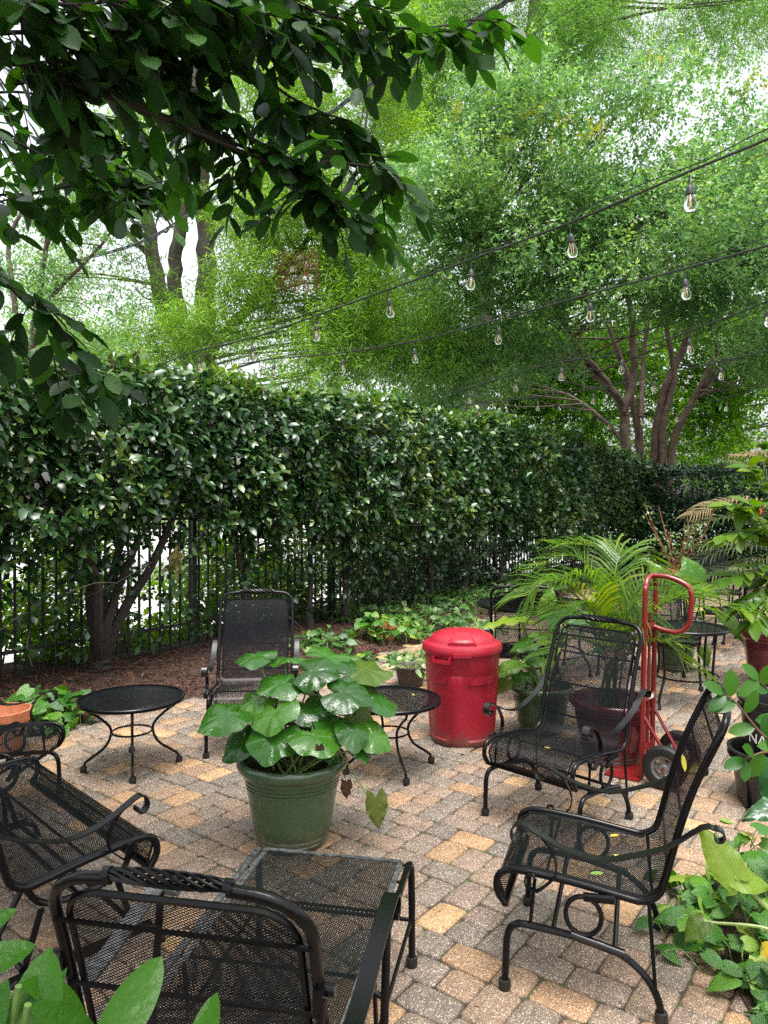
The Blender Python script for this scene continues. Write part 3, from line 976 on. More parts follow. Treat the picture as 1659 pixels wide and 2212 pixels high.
# big oak, middle
t2 = thing('oak_tree', 'large oak with one thick trunk rising behind the crape myrtle', 'tree')
mb = MB(); sk = []
sk.append(skel(mb, [(1015, 1130, 0), (1022, 960, 0), (1030, 800, 0), (1048, 600, 0), (1062, 420, 0), (1098, 220, 0), (1145, 80, 0), (1165, -120, 0)], 23, .52, .16, 9))
sk.append(skel(mb, [(1080, 330, 0), (1150, 220, -1), (1215, 130, -1.5), (1268, 45, -2), (1310, -60, -2.2)], 23, .22, .10))
sk.append(skel(mb, [(1030, 780, 0), (960, 680, -1), (870, 560, -1.5), (830, 420, -1.6)], 23, .16, .05))
sk.append(skel(mb, [(1060, 430, 0), (960, 300, .5), (880, 200, 1), (820, 60, 1)], 23, .14, .05))
mb.build('trunk', M['bark'], t2)
cl = px_clumps(130, [(860, -250, 1250, 200, 19.5, 24, 4), (1200, -200, 1750, 120, 19.5, 24, 4), (820, 150, 1060, 420, 20, 24, 1.6), (540, -200, 900, 160, 21, 25, 1.5), (760, 380, 1020, 800, 20, 25, 2.2)], .8, 1.3)
mb = MB(); branches(mb, sk, cl, .05, 2); mb.build('branch', M['bark'], t2)['kind'] = 'stuff'
nl2 = crown(t2, 'crown', cl, 80, 8, .045, .155, M['oak_far'], LEAF_NARROW, .9, .3, .6)

# crape myrtle, right
t3 = thing('crape_myrtle', 'broad crape myrtle with bare red-brown stems behind the far hedge', 'tree')
sk = []
def stem(lst, r0, r1):
    mb = MB(); s = skel(mb, lst, 19.4, r0, r1, 8); mb.build('trunk', M['bark_red'], t3); sk.append(s)
stem([(1354, 1150, 0), (1352, 1010, 0), (1350, 930, 0), (1345, 880, 0), (1300, 815, -.5), (1245, 745, -1), (1185, 640, -2), (1110, 560, -3), (1020, 520, -4)], .17, .05)
stem([(1347, 890, 0), (1368, 825, 0), (1366, 720, -.2), (1352, 610, -.6), (1310, 470, -1.5), (1270, 360, -2)], .13, .04)
stem([(1388, 1150, .2), (1382, 960, .2), (1362, 850, .3), (1335, 760, .3), (1290, 640, .2), (1240, 520, 0), (1180, 400, -.5)], .14, .04)
stem([(1414, 1150, .3), (1418, 940, .3), (1442, 830, .2), (1482, 735, 0), (1502, 610, -.5), (1482, 440, -1.2), (1500, 300, -1.5)], .16, .04)
stem([(1426, 1150, .1), (1432, 930, .1), (1455, 820, .1), (1440, 700, 0), (1425, 580, -.3), (1400, 440, -.8)], .12, .035)
stem([(1442, 1150, 0), (1452, 965, 0), (1500, 860, -.2), (1545, 765, -.4), (1562, 640, -1), (1610, 500, -2), (1660, 380, -3)], .13, .04)
stem([(1350, 960, 0), (1300, 905, .2), (1240, 860, .5), (1190, 840, .8)], .07, .03)
stem([(1500, 860, 0), (1580, 780, -1), (1680, 720, -2), (1780, 640, -3)], .07, .03)
stem([(1385, 900, 0), (1390, 780, .4), (1405, 660, .3), (1440, 520, 0)], .08, .03)
cl = px_clumps(178, [(980, 170, 1660, 470, 13, 16, 5.2), (880, 330, 1250, 640, 13, 15.5, 3.6), (1200, 420, 1700, 640, 12.5, 15.5, 4.0), (900, 600, 1240, 800, 14, 17, 2.2), (1500, 200, 1950, 720, 11, 17, 4), (1230, 560, 1520, 690, 15, 19, 1.2), (1560, 640, 1800, 800, 13, 18, 1.0), (860, 740, 1120, 860, 16, 19, 1.2)], .5, .95)
mb = MB(); branches(mb, sk, cl, .03, 1); mb.build('branch', M['bark_red'], t3)['kind'] = 'stuff'
nl3 = crown(t3, 'crown', cl, 118, 7, .042, .098, M['myrtle'], LEAF_FLAT, 1.0, .1, .8)
# yellowing tips along the top
cl = px_clumps(12, [(950, 200, 1300, 330, 12.5, 14, 2), (1380, 100, 1660, 320, 12.5, 14, 1)], .06, .14)
crown(t3, 'yellow_tips', cl, 120, 6, .03, .08, M['yellow_tip'], LEAF_FLAT, 1.0, .0, .6)

# broad tree beyond, light green
t4 = thing('maple_tree', 'light green broadleaf tree glowing beyond the crape myrtle stems', 'tree')
mb = MB(); sk = []
sk.append(skel(mb, [(1600, 1140, 0), (1595, 960, 0), (1580, 800, 0), (1600, 600, 0), (1560, 420, 0)], 28, .3, .12))
sk.append(skel(mb, [(1590, 850, 0), (1450, 760, 1), (1300, 640, 1)], 28, .14, .06))
mb.build('trunk', M['bark'], t4)
cl = px_clumps(135, [(1120, 700, 1660, 1010, 25, 29, 6), (1050, 560, 1800, 720, 25, 30, 2), (1500, 640, 1900, 1000, 24, 29, 2), (850, 720, 1200, 980, 26, 30, 2.5)], .8, 1.3)
mb = MB(); branches(mb, sk, cl, .05, 3); mb.build('branch', M['bark'], t4)['kind'] = 'stuff'
nl4 = crown(t4, 'crown', cl, 62, 7, .06, .16, M['maple'], LEAF_FLAT, 1.0, .2, .8)

# slim tree at left edge
t5 = thing('crape_myrtle', 'slim tree with thin red-brown branches at the left edge behind the hedge', 'tree')
mb = MB(); sk = []
sk.append(skel(mb, [(60, 1120, 0), (58, 860, 0), (75, 700, 0), (90, 600, 0), (105, 500, 0), (125, 420, 0), (150, 330, 0)], 13.5, .09, .02))
sk.append(skel(mb, [(62, 800, 0), (30, 650, 0), (20, 520, 0), (60, 430, 0), (90, 300, 0)], 13.5, .07, .02))
sk.append(skel(mb, [(80, 680, 0), (130, 620, -.2), (190, 560, -.3), (240, 500, -.4), (260, 430, -.5)], 13.5, .05, .015))
sk.append(skel(mb, [(100, 530, 0), (130, 470, 0), (180, 420, 0)], 13.5, .04, .012))
mb.build('trunk', M['bark_red'], t5)
cl = px_clumps(34, [(-80, 420, 230, 620, 12.5, 14.5, 3), (-80, 600, 330, 790, 12.5, 14.5, 3), (-100, 240, 250, 430, 12.5, 14.5, 1.5), (150, 640, 330, 800, 14, 16, 1)], .35, .6)
mb = MB(); branches(mb, sk, cl, .015, 1, 4); mb.build('branch', M['bark_red'], t5)['kind'] = 'stuff'
nl5 = crown(t5, 'crown', cl, 120, 6, .035, .075, M['myrtle'], LEAF_FLAT, 1.0, .1, .8)

# far wood
cl = px_clumps(150, [(-300, 640, 800, 1060, 36, 44, 3), (700, 500, 2000, 1050, 36, 44, 3), (480, 60, 1250, 640, 36, 44, 2.4), (1100, -50, 1900, 500, 36, 44, 1.6)], 1.4, 2.2)
fw_ = bpy.data.objects.new('distant_trees', None)
bs, ws = [], []
for (x, y, z, r) in cl:
    k = int(20 * r * r)
    d = unit(k); q = d * (r * rng.random(k) ** .45)[:, None]
    bs.append(q + np.array([x, y, z])); ws.append(d + .5 * rng.normal(size=(k, 3)))
P_, Rm, S_ = twig_leaves(np.concatenate(bs), np.concatenate(ws), 6, .08, .24, 1.0, .2, .7)
o = scatter('distant_trees', *LEAF_FLAT, P_, Rm, S_, M['oak_far'], None, 'stuff')
o['label'] = 'pale green mass of distant trees behind everything else'; o['category'] = 'trees'

# shrubs outside the fence
for i, (ta, tb, lab, hh) in enumerate([(-4.5, -1.4, 'bright green shrub outside the fence at the left edge', 1.75), (-1.2, 1.6, 'bright green shrub outside the fence behind the forked hedge stem', 1.7), (1.8, 4.6, 'bright green shrub outside the fence behind the armchair by the mulch', 1.75), (4.8, 9.5, 'dim green shrub outside the fence behind the ground cover', 1.9)]):
    s = thing('shrub', lab, 'shrub', HB((ta + tb) / 2, -1.3))
    bs, ws = [], []
    c0 = HB((ta + tb) / 2, -1.3)
    for k in range(int(520 * (tb - ta))):
        t = random.uniform(ta, tb)
        z = random.random() ** 1.1 * hh * (.75 + .35 * math.sin(t * 3))
        if math.sin(t * 4.1) + math.sin(t * 2.3 + z * 3) < -1.0: continue
        q = HB(t, -random.uniform(.55, 1.7), z) - c0
        bs.append(q); ws.append((random.gauss(.3, .6), random.gauss(-.2, .6), random.gauss(.6, .4)))
    P_, Rm, S_ = twig_leaves(np.array(bs), np.array(ws), 6, .03, .10, 1.0, .2, .7)
    scatter('foliage', *LEAF_DIAMOND, P_, Rm, S_, M['shrub'] if i < 3 else M['pothos_dim'], s, 'stuff')
    mb = MB()
    for k in range(7):
        t = random.uniform(ta, tb)
        q = HB(t, -1.1) - c0
        q.z = -.08
        limb(mb, [q, q + Vector((random.gauss(0, .1), random.gauss(0, .1), hh * .5)), q + Vector((random.gauss(0, .3), random.gauss(0, .3), hh))], .012, .004, 5, 3)
    mb.build('stem', M['twig'], s)
print('LEAVES', nl1, nl2, nl3, nl4, nl5)

# ------------------------------------------------------------------ overhanging tree (trunk stands left of the camera, out of frame)
ot = thing('overhanging_tree', 'dark broad-leaved tree hanging over the scene from the upper left', 'tree', (0, 0, 0))
mb = MB()
trunk_pts = limb(mb, [(-2.7, 1.2, -.1), (-2.65, 1.2, 1.0), (-2.5, 1.3, 2.2), (-2.2, 1.5, 3.3), (-1.6, 1.7, 4.3)], .15, .07, 10, 5)
mb.build('trunk', M['bark_dark'], ot)
OB = [  # (points in the picture with depth, leaves per metre, sub twig length)
    ([(120, -140, 2.25), (250, 30, 2.3), (390, 170, 2.35), (520, 285, 2.4), (640, 375, 2.45), (720, 425, 2.5)], 30, .24),
    ([(-120, 40, 2.0), (60, 70, 2.1), (230, 70, 2.2), (400, 60, 2.3), (560, 30, 2.4), (680, 60, 2.5)], 40, .22),
    ([(430, -120, 2.4), (620, 0, 2.5), (780, 50, 2.6), (920, 60, 2.7), (1030, 40, 2.75)], 34, .22),
    ([(-160, 220, 2.7), (20, 300, 2.8), (140, 360, 2.9), (250, 400, 3.0), (330, 405, 3.05)], 30, .30),
    ([(-120, 200, 3.0), (80, 240, 3.1), (200, 290, 3.2), (310, 320, 3.25)], 26, .26),
    ([(-160, 470, 2.3), (-40, 560, 2.35), (60, 660, 2.4), (150, 730, 2.45)], 26, .20),
    ([(-160, 620, 2.6), (0, 730, 2.65), (110, 800, 2.7), (190, 790, 2.75)], 24, .18),
    ([(480, 60, 2.45), (600, 190, 2.5), (690, 240, 2.55), (760, 262, 2.6)], 30, .18),
    ([(600, 345, 2.45), (700, 350, 2.5), (800, 360, 2.55), (850, 385, 2.6)], 30, .20),
    ([(640, 375, 2.45), (720, 430, 2.5), (770, 470, 2.55)], 28, .16),
    ([(-140, 330, 2.1), (-60, 400, 2.1), (10, 440, 2.15)], 24, .16),
    ([(40, 40, 2.1), (130, 180, 2.15), (190, 260, 2.2)], 26, .2),
    ([(-140, -60, 1.95), (20, -10, 2.0), (160, 10, 2.05), (320, -10, 2.1), (470, -30, 2.2)], 46, .20),
    ([(-140, 110, 2.2), (20, 140, 2.25), (150, 130, 2.3), (280, 150, 2.35)], 38, .2),
    ([(-140, 170, 3.1), (60, 200, 3.1), (180, 240, 3.15), (280, 270, 3.2)], 30, .26),
    ([(-140, 400, 2.9), (20, 420, 2.95), (160, 400, 3.0), (260, 370, 3.05)], 26, .24),
    ([(300, 80, 2.3), (400, 210, 2.35), (450, 300, 2.4)], 26, .2),
]
mb = MB(); mbt = MB()
LP, LD, LN, LM = [], [], [], []
for bi, (pts, dens, tl) in enumerate(OB):
    W = [D(*p) for p in pts]
    start = min(trunk_pts, key=lambda p: (p - W[0]).length + abs(p.z - W[0].z))
    full = [start, start.lerp(W[0], .5) + Vector((0, 0, .12))] + W
    limb(mb, full, .010, .003, 6, 5)
    path = cr(W, 6)
    L = sum((path[i + 1] - path[i]).length for i in range(len(path) - 1))
    for k in range(int(L * dens * .85)):
        s = random.random() ** .8
        i = min(len(path) - 2, int(s * (len(path) - 1)))
        p0 = path[i].lerp(path[i + 1], random.random())
        tg = (path[i + 1] - path[i]).normalized()
        side = Vector((random.gauss(0, .8), random.gauss(0, .5), random.gauss(-.35, .45)))
        d = (tg * random.uniform(.3, 1.1) + side).normalized()
        ln = tl * random.uniform(.5, 1.15)
        e = p0 + d * ln + Vector((0, 0, -.25 * ln))
        mid = p0 + d * ln * .55
        tw = cr([p0, mid, e], 4)
        mbt.tube(tw, [.0028] * (len(tw) - 1) + [.0015], 4, cap=False)
        nlv = max(4, int(ln / .026))
        a = d.cross(Vector((0, 0, 1)))
        a = a.normalized() if a.length > .1 else Vector((1, 0, 0))
        for j in range(nlv):
            f_ = (j + 1) / nlv
            idx_ = min(len(tw) - 2, int(f_ * (len(tw) - 1)))
            q = tw[idx_].lerp(tw[idx_ + 1], f_ * (len(tw) - 1) - idx_)
            sg = 1 if j % 2 else -1
            dd = d * (.45 + .6 * (f_ > .95)) + a * sg * (.8 if f_ < .95 else .1) + Vector((random.gauss(0, .2), random.gauss(0, .2), random.gauss(-.45, .25)))
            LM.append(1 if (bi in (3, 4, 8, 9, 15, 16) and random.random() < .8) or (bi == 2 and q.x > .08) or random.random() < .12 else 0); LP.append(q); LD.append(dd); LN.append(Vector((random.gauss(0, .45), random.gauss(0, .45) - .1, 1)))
mb.build('branch', M['bark_dark'], ot)['kind'] = 'stuff'
mbt.build('twigs', M['bark_dark'], ot)['kind'] = 'stuff'
LP, LD, LN = np.array(LP), np.array(LD), np.array(LN)
Rm = frames(LD, LN)
S_ = rng.uniform(.072, .128, len(LP))
OLEAF = oval_leaf(.245, .035, .10, 6)
LM = np.array(LM)
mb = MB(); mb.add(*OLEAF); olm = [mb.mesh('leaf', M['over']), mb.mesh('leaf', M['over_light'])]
px_ = CX + LP[:, 0] / LP[:, 1] * F
py_ = CY + 21 - (LP[:, 2] - CAM_H) / LP[:, 1] * F
ok = (px_ > -20) & (py_ > -20)
key = np.where(ok, LP[:, 1], 1e3)
idx = np.argsort(key)
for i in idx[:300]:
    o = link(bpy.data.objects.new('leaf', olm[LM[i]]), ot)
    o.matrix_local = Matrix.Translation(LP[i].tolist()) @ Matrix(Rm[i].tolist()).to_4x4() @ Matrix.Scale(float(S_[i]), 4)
for fl, nm in ((0, 'foliage'), (1, 'painted_backlit_foliage')):
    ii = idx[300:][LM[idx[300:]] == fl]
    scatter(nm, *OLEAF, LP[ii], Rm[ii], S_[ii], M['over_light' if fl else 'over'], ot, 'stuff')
print('OVERHEAD', len(LP), int(ok.sum()))
# unseen rest of its crown above the frame, added to darken the leaves below
n = 1500
bs = np.stack([rng.uniform(-4.2, .6, n), rng.uniform(-1.2, 3.0, n), rng.uniform(3.7, 4.9, n)], 1)
bs[:, 2] += .25 * np.maximum(0, bs[:, 1])
P_, Rm, S_ = twig_leaves(bs, unit(n) + np.array([0, 0, -.2]), 7, .04, .11, 1.0, .3, .7)
scatter('unseen_upper_crown', *HLEAF, P_, Rm, S_ * 1.1, M['over'], ot, 'stuff')
# ------------------------------------------------------------------ furniture helpers
class Profile:
    """side profile (y,z) resampled by arc length"""
    def __init__(self, pts, n=10):
        q = [Vector((0, a, b_)) for a, b_ in pts]
        self.p = cr(q, n)
        self.s = [0.0]
        for i in range(1, len(self.p)):
            self.s.append(self.s[-1] + (self.p[i] - self.p[i - 1]).length)
        self.L = self.s[-1]
    def at(self, s):
        if s <= 0:
            d = (self.p[1] - self.p[0]).normalized(); return self.p[0] + d * s
        if s >= self.L:
            d = (self.p[-1] - self.p[-2]).normalized(); return self.p[-1] + d * (s - self.L)
        lo = int(np.searchsorted(self.s, s)) - 1
        lo = max(0, min(lo, len(self.p) - 2))
        t = (s - self.s[lo]) / max(1e-9, self.s[lo + 1] - self.s[lo])
        return self.p[lo].lerp(self.p[lo + 1], t)
    def nrm(self, s):
        a = self.at(s + .004) - self.at(s - .004)
        return Vector((0, -a.z, a.y)).normalized()        # towards the sitter (up / front)
    def xyz(self, x, s, off=0.0):
        p = self.at(s)
        if off: p = p + self.nrm(s) * off
        return Vector((x, p.y, p.z))

def mesh_panel(name, prof, s0, s1, wfun, parent, cu=.0140, cv=.0080, wd=.0034, mat=None):
    """expanded metal: a lattice of flat strands following the profile"""
    rows = int((s1 - s0) / (cv / 2))
    tabs = np.array([list(prof.at(s0 + i * cv / 2))[1:] for i in range(rows + 2)])
    V, Fc = [], []
    wmax = max(wfun(s0 + (s1 - s0) * k / 20) for k in range(21))
    nc = int(2 * wmax / cu) + 2
    pa, pb = [], []
    for j in range(rows):
        wj = min(wfun(s0 + j * cv / 2), wfun(s0 + (j + 1) * cv / 2))
        i = np.arange(-nc // 2, nc // 2 + 1)
        xa = i * cu + (cu / 2 if j % 2 else 0)
        for sg in (-1, 1):
            xb = xa + sg * cu / 2
            ok_ = (np.abs(xa) <= wj) & (np.abs(xb) <= wj)
            k = ok_.sum()
            if not k: continue
            A = np.stack([xa[ok_], np.full(k, tabs[j, 0]), np.full(k, tabs[j, 1])], 1)
            B = np.stack([xb[ok_], np.full(k, tabs[j + 1, 0]), np.full(k, tabs[j + 1, 1])], 1)
            pa.append(A); pb.append(B)
    A = np.concatenate(pa); B = np.concatenate(pb)
    d = B - A
    L = np.linalg.norm(d, axis=1, keepdims=True); d = d / L
    side = np.cross(d, np.array([1.0, 0, 0]))
    nn = side / np.maximum(np.linalg.norm(side, axis=1, keepdims=True), 1e-9)   # panel normal (perp to x and d roughly)
    lat = np.cross(nn, d)
    o_ = lat * wd / 2
    e = nn * .00012
    verts = np.stack([A - o_ - e, A + o_ + e, B + o_ + e, B - o_ - e], 1).reshape(-1, 3)
    n = len(A)
    me = bpy.data.meshes.new(name)
    me.vertices.add(n * 4); me.loops.add(n * 4); me.polygons.add(n)
    me.vertices.foreach_set('co', verts.ravel().astype(np.float32))
    me.loops.foreach_set('vertex_index', np.arange(n * 4, dtype=np.int32))
    me.polygons.foreach_set('loop_start', (np.arange(n) * 4).astype(np.int32))
    me.update(calc_edges=True)
    me.materials.append(mat or M['iron_mesh'])
    return link(bpy.data.objects.new(name, me), parent)

def round_w(pw, s_end, rad):
    def w(s):
        k = s - (s_end - rad)
        if k <= 0: return pw
        k = min(k, rad)
        return pw - rad + math.sqrt(max(0, rad * rad - k * k))
    return w
def panel_border(mb, prof, s0, s1, pw, rad, r=.0055, both=False, sag=0.0):
    pts = [prof.xyz(-pw, s0 + (s1 - rad - s0) * i / 16) for i in range(17)]
    for i in range(1, 7):
        a = PI / 2 * i / 6
        pts.append(prof.xyz(-pw + rad * (1 - math.cos(a)), s1 - rad + rad * math.sin(a)))
    for i in range(1, 8):
        pts.append(prof.xyz(-pw + rad + (2 * pw - 2 * rad) * i / 8, s1))
    right = [Vector((-p.x, p.y, p.z)) for p in reversed(pts[:23])]
    mb.tube(pts + right, r, 6)
    mb.tube([prof.xyz(-pw, s0), prof.xyz(pw, s0)], r, 6)
def arch(prof, sa, s_top, hw, rad, bow=.012):
    pts = [prof.xyz(-hw, sa + (s_top - rad - sa) * i / 60) for i in range(61)]
    for i in range(1, 9):
        a = PI / 2 * i / 8
        pts.append(prof.xyz(-hw + rad * (1 - math.cos(a)), s_top - rad + rad * math.sin(a)))
    nb = 8
    for i in range(1, nb):
        f_ = i / nb
        pts.append(prof.xyz(-hw + rad + (2 * hw - 2 * rad) * f_, s_top + bow * math.sin(PI * f_)))
    right = [Vector((-p.x, p.y, p.z)) for p in reversed(pts[:69])]
    return pts + right
def arch_tubes(mb, pts, r, half):
    """the arch in two halves; the twisted strands bridge the gap at the top"""
    n = len(pts)
    zt = max(p.z for p in pts)
    left = [p for p in pts[:n // 2 + 1] if not (abs(p.x) < half)]
    k = left[-1]
    end = Vector((-half, k.y, k.z))
    mid = pts[n // 2]
    end = k.lerp(mid, min(1, max(0, (k.x + half) / (k.x - mid.x))) if abs(k.x - mid.x) > 1e-6 else 0)
    left = left + [end]
    mb.tube(left, r, 10)
    mb.tube([Vector((-p.x, p.y, p.z)) for p in left], r, 10)
def twist(mb, prof, s_top, half, bow=.012, strands=6, r=.0058, R0=.015, hw=.26):
    for k in range(strands):
        pts = []
        for i in range(29):
            f_ = i / 28
            x = -half + 2 * half * f_
            env = R0 * (.45 + .55 * math.sin(PI * f_) ** .5)
            a = 2 * PI * (k / strands) + f_ * 2 * PI * 1.15
            q = prof.xyz(x, s_top + bow + math.cos(a) * env, math.sin(a) * env * .9)
            pts.append(q)
        mb.tube(pts, r, 6)
    for sg in (-1, 1):
        mb.tube([prof.xyz(sg * (half - .004), s_top + bow), prof.xyz(sg * (half + .012), s_top + bow * .9)], .0148, 8)
def foot(root, x, y, parent):
    mb = MB()
    mb.lathe([(.008, .036), (.0195, .034), (.0215, .024), (.0215, .010), (.019, .0), (.0, .0)], 14, (x, y, 0))
    return mb.build('foot', M['rubber'], parent)
def scroll(c, r0, turns, a0, x, sgn=1, n=22, r1=.008):
    pts = []
    for i in range(n):
        f_ = i / (n - 1)
        a = a0 + sgn * turns * 2 * PI * f_
        r = r0 + (r1 - r0) * f_
        pts.append(Vector((x, c[0] + r * math.cos(a), c[1] + r * math.sin(a))))
    return pts

def add_arm(root, sx, x, back, name='arm', dz=0.0, lift=0.0):
    """flat strap arm; back = (y,z) point where it passes the back post"""
    mb = MB()
    pts = scroll((back[0] + .055, back[1] - .02), .026, .8, PI * .62, x * sx, -1)[::-1]
    pts += [Vector((x * sx, a, b_)) for a, b_ in ((back[0] + .01, back[1] + .002), (back[0] - .09, back[1] - .075), (back[0] - .19, back[1] - .118))]
    pts += [Vector((x * sx, a, b_ + dz)) for a, b_ in ((.06, .508), (-.05, .522), (-.14, .560), (-.19, .586))]
    pts += scroll((-.205, .548 + dz), .042, .78, PI * .55, x * sx, 1)
    mb.strap(cr(pts, 3), (1, 0, 0), .036, .0055)
    arm = mb.build(name, M['iron_strap'], root, angle=50)
    mb = MB()
    sp = [Vector((x * sx, a, b_)) for a, b_ in ((-.15, .566 + dz), (-.115, .53 + dz), (-.088, .475), (-.093, .425), (-.125, .388))] + scroll((-.165, .405), .040, .72, -PI * .35, x * sx, -1)
    mb.strap(cr(sp, 3), (1, 0, 0), .022, .005)
    mb.build('arm_support', M['iron'], arm, angle=50)
    return arm

CHAIR_PROF = [(-.262, .285), (-.292, .33), (-.290, .378), (-.262, .404), (-.20, .412), (-.02, .398), (.13, .378), (.185, .374), (.232, .40), (.252, .45), (.272, .53), (.300, .64), (.338, .76), (.388, .88), (.438, .988)]
def make_lounge_chair(label, loc, rz, hw=.265, group=None):
    root = thing('lounge_chair', label, 'chair', loc, rz, group)
    pr = Profile(CHAIR_PROF)
    st = pr.L
    pw = hw - .030
    sb = 0.0
    # s of the seat/back bend
    sbend = min(pr.s, key=lambda s: (pr.at(s) - Vector((0, .21, .383))).length)
    mesh_panel('seat', pr, .015, sbend, lambda s: pw, root, wd=.0037)
    send = st - .035
    mesh_panel('backrest', pr, sbend, send, round_w(pw, send, .07), root)
    mb = MB(); panel_border(mb, pr, .015, send, pw, .07); mb.build('panel_rim', M['iron'], root)
    mb = MB()
    arch_tubes(mb, arch(pr, 0, st + .012, hw, .085), .0125, .115)
    mb.tube([pr.xyz(-hw, 0), pr.xyz(hw, 0)], .010, 8)
    fr = mb.build('frame', M['iron'], root)
    mb = MB(); twist(mb, pr, st + .012, .115); mb.build('twisted_bar', M['iron'], fr)
    for s_ in (sbend + .10, sbend + .28, sbend + .46, send - .06, sbend * .45):
        mb = MB(); mb.tube([pr.xyz(-hw, s_, -.006), pr.xyz(hw, s_, -.006)], .005, 6); mb.build('crossbar', M['iron'], root)
    xb = hw + .018
    for sx in (-1, 1):
        mb = MB()
        mb.tube(cr([(sx * xb, -.262, .012), (sx * xb, -.258, .12), (sx * xb, -.252, .195), (sx * xb, -.225, .232), (sx * xb, -.17, .238), (sx * xb, .02, .222), (sx * xb, .12, .196), (sx * xb, .195, .14), (sx * xb, .235, .07), (sx * xb, .245, .012)], 5), .0125, 8)
        mb.tube([(sx * xb, -.04, .232), (sx * xb, .13, .199)], .015, 8)
        lg = mb.build('leg_frame', M['iron'], root)
        foot(root, sx * xb, -.262, lg); foot(root, sx * xb, .245, lg)
        mb = MB()
        mb.tube([(sx * xb, .0 + .058 * math.cos(a), .302 + .064 * math.sin(a)) for a in np.linspace(0, 2 * PI, 24, endpoint=False)], .0085, 7, closed=True)
        mb.build('spring_ring', M['iron'], root)
        mb = MB(); mb.tube([(sx * xb, -.16, .40), (sx * xb, -.175, .238)], .007, 6); mb.build('strut', M['iron'], root)
        mb = MB(); mb.tube([(sx * (hw + .008), .205, .38), (sx * xb, .228, .085)], .007, 6); mb.build('strut', M['iron'], root)
        mb = MB(); mb.tube([(sx * xb, .0, .366), (sx * xb, .10, .372)], .015, 8); mb.build('mount', M['iron'], root)
        add_arm(root, sx, hw + .034, (.352, .655))
    for y_, z_ in ((-.10, .236), (.10, .206)):
        mb = MB(); mb.tube([(-xb, y_, z_), (xb, y_, z_)], .009, 8); mb.build('stretcher', M['iron'], root)
    return root

# --- the four armchairs
p_ = [G(1124, 2136), G(1465, 2205), G(1149, 1954), G(1448, 2009)]
c_ = (p_[0] + p_[1] + p_[2] + p_[3]) / 4
f_ = ((p_[0] - p_[1]).normalized() + (p_[2] - p_[3]).normalized()).normalized()
c_ = c_ + Vector((-.035, .0, 0))
chair_a = make_lounge_chair('black mesh armchair in front at right, facing left, with yellow leaves on its seat', (c_.x, c_.y, 0), face_dir(f_.x, f_.y), group='lounge armchairs')
p_ = [G(1045, 1762), G(1169, 1702), G(1364, 1774)]
fd = (p_[0] - p_[1]).normalized()
side = Vector((-fd.y, fd.x, 0))
c_ = (p_[0] + p_[1]) / 2
w_ = (p_[2] - p_[1]).dot(Vector((fd.y, -fd.x, 0)))
sgn = 1 if (p_[2] - p_[1]).dot(side) > 0 else -1
c_ = c_ + side * sgn * .283
chair_b = dup(chair_a, (c_.x, c_.y, 0), face_dir(fd.x, fd.y), 'black mesh armchair beside the red hand truck, facing the camera')
c_ = G(447, 1635)
fd = Vector((.10, -1, 0)).normalized()
sd_ = Vector((-fd.y, fd.x, 0))          # chair's own left->right in picture is +x
c_ = c_ + Vector((.283, 0, 0)) - fd * .262
chair_c = dup(chair_a, (c_.x, c_.y, 0), face_dir(fd.x, fd.y), 'black mesh armchair on the mulch edge behind the green pot')
q1, q2 = G(130, 1578, .40), G(28, 1640, .40)
fd = Vector((1, -.04, 0)).normalized()
c_ = (q1 + q2) / 2 - fd * .29 + Vector((-.02, .06, 0))
chair_d = dup(chair_a, (c_.x, c_.y, 0), face_dir(fd.x, fd.y), 'black mesh armchair cut off by the left edge, facing right')

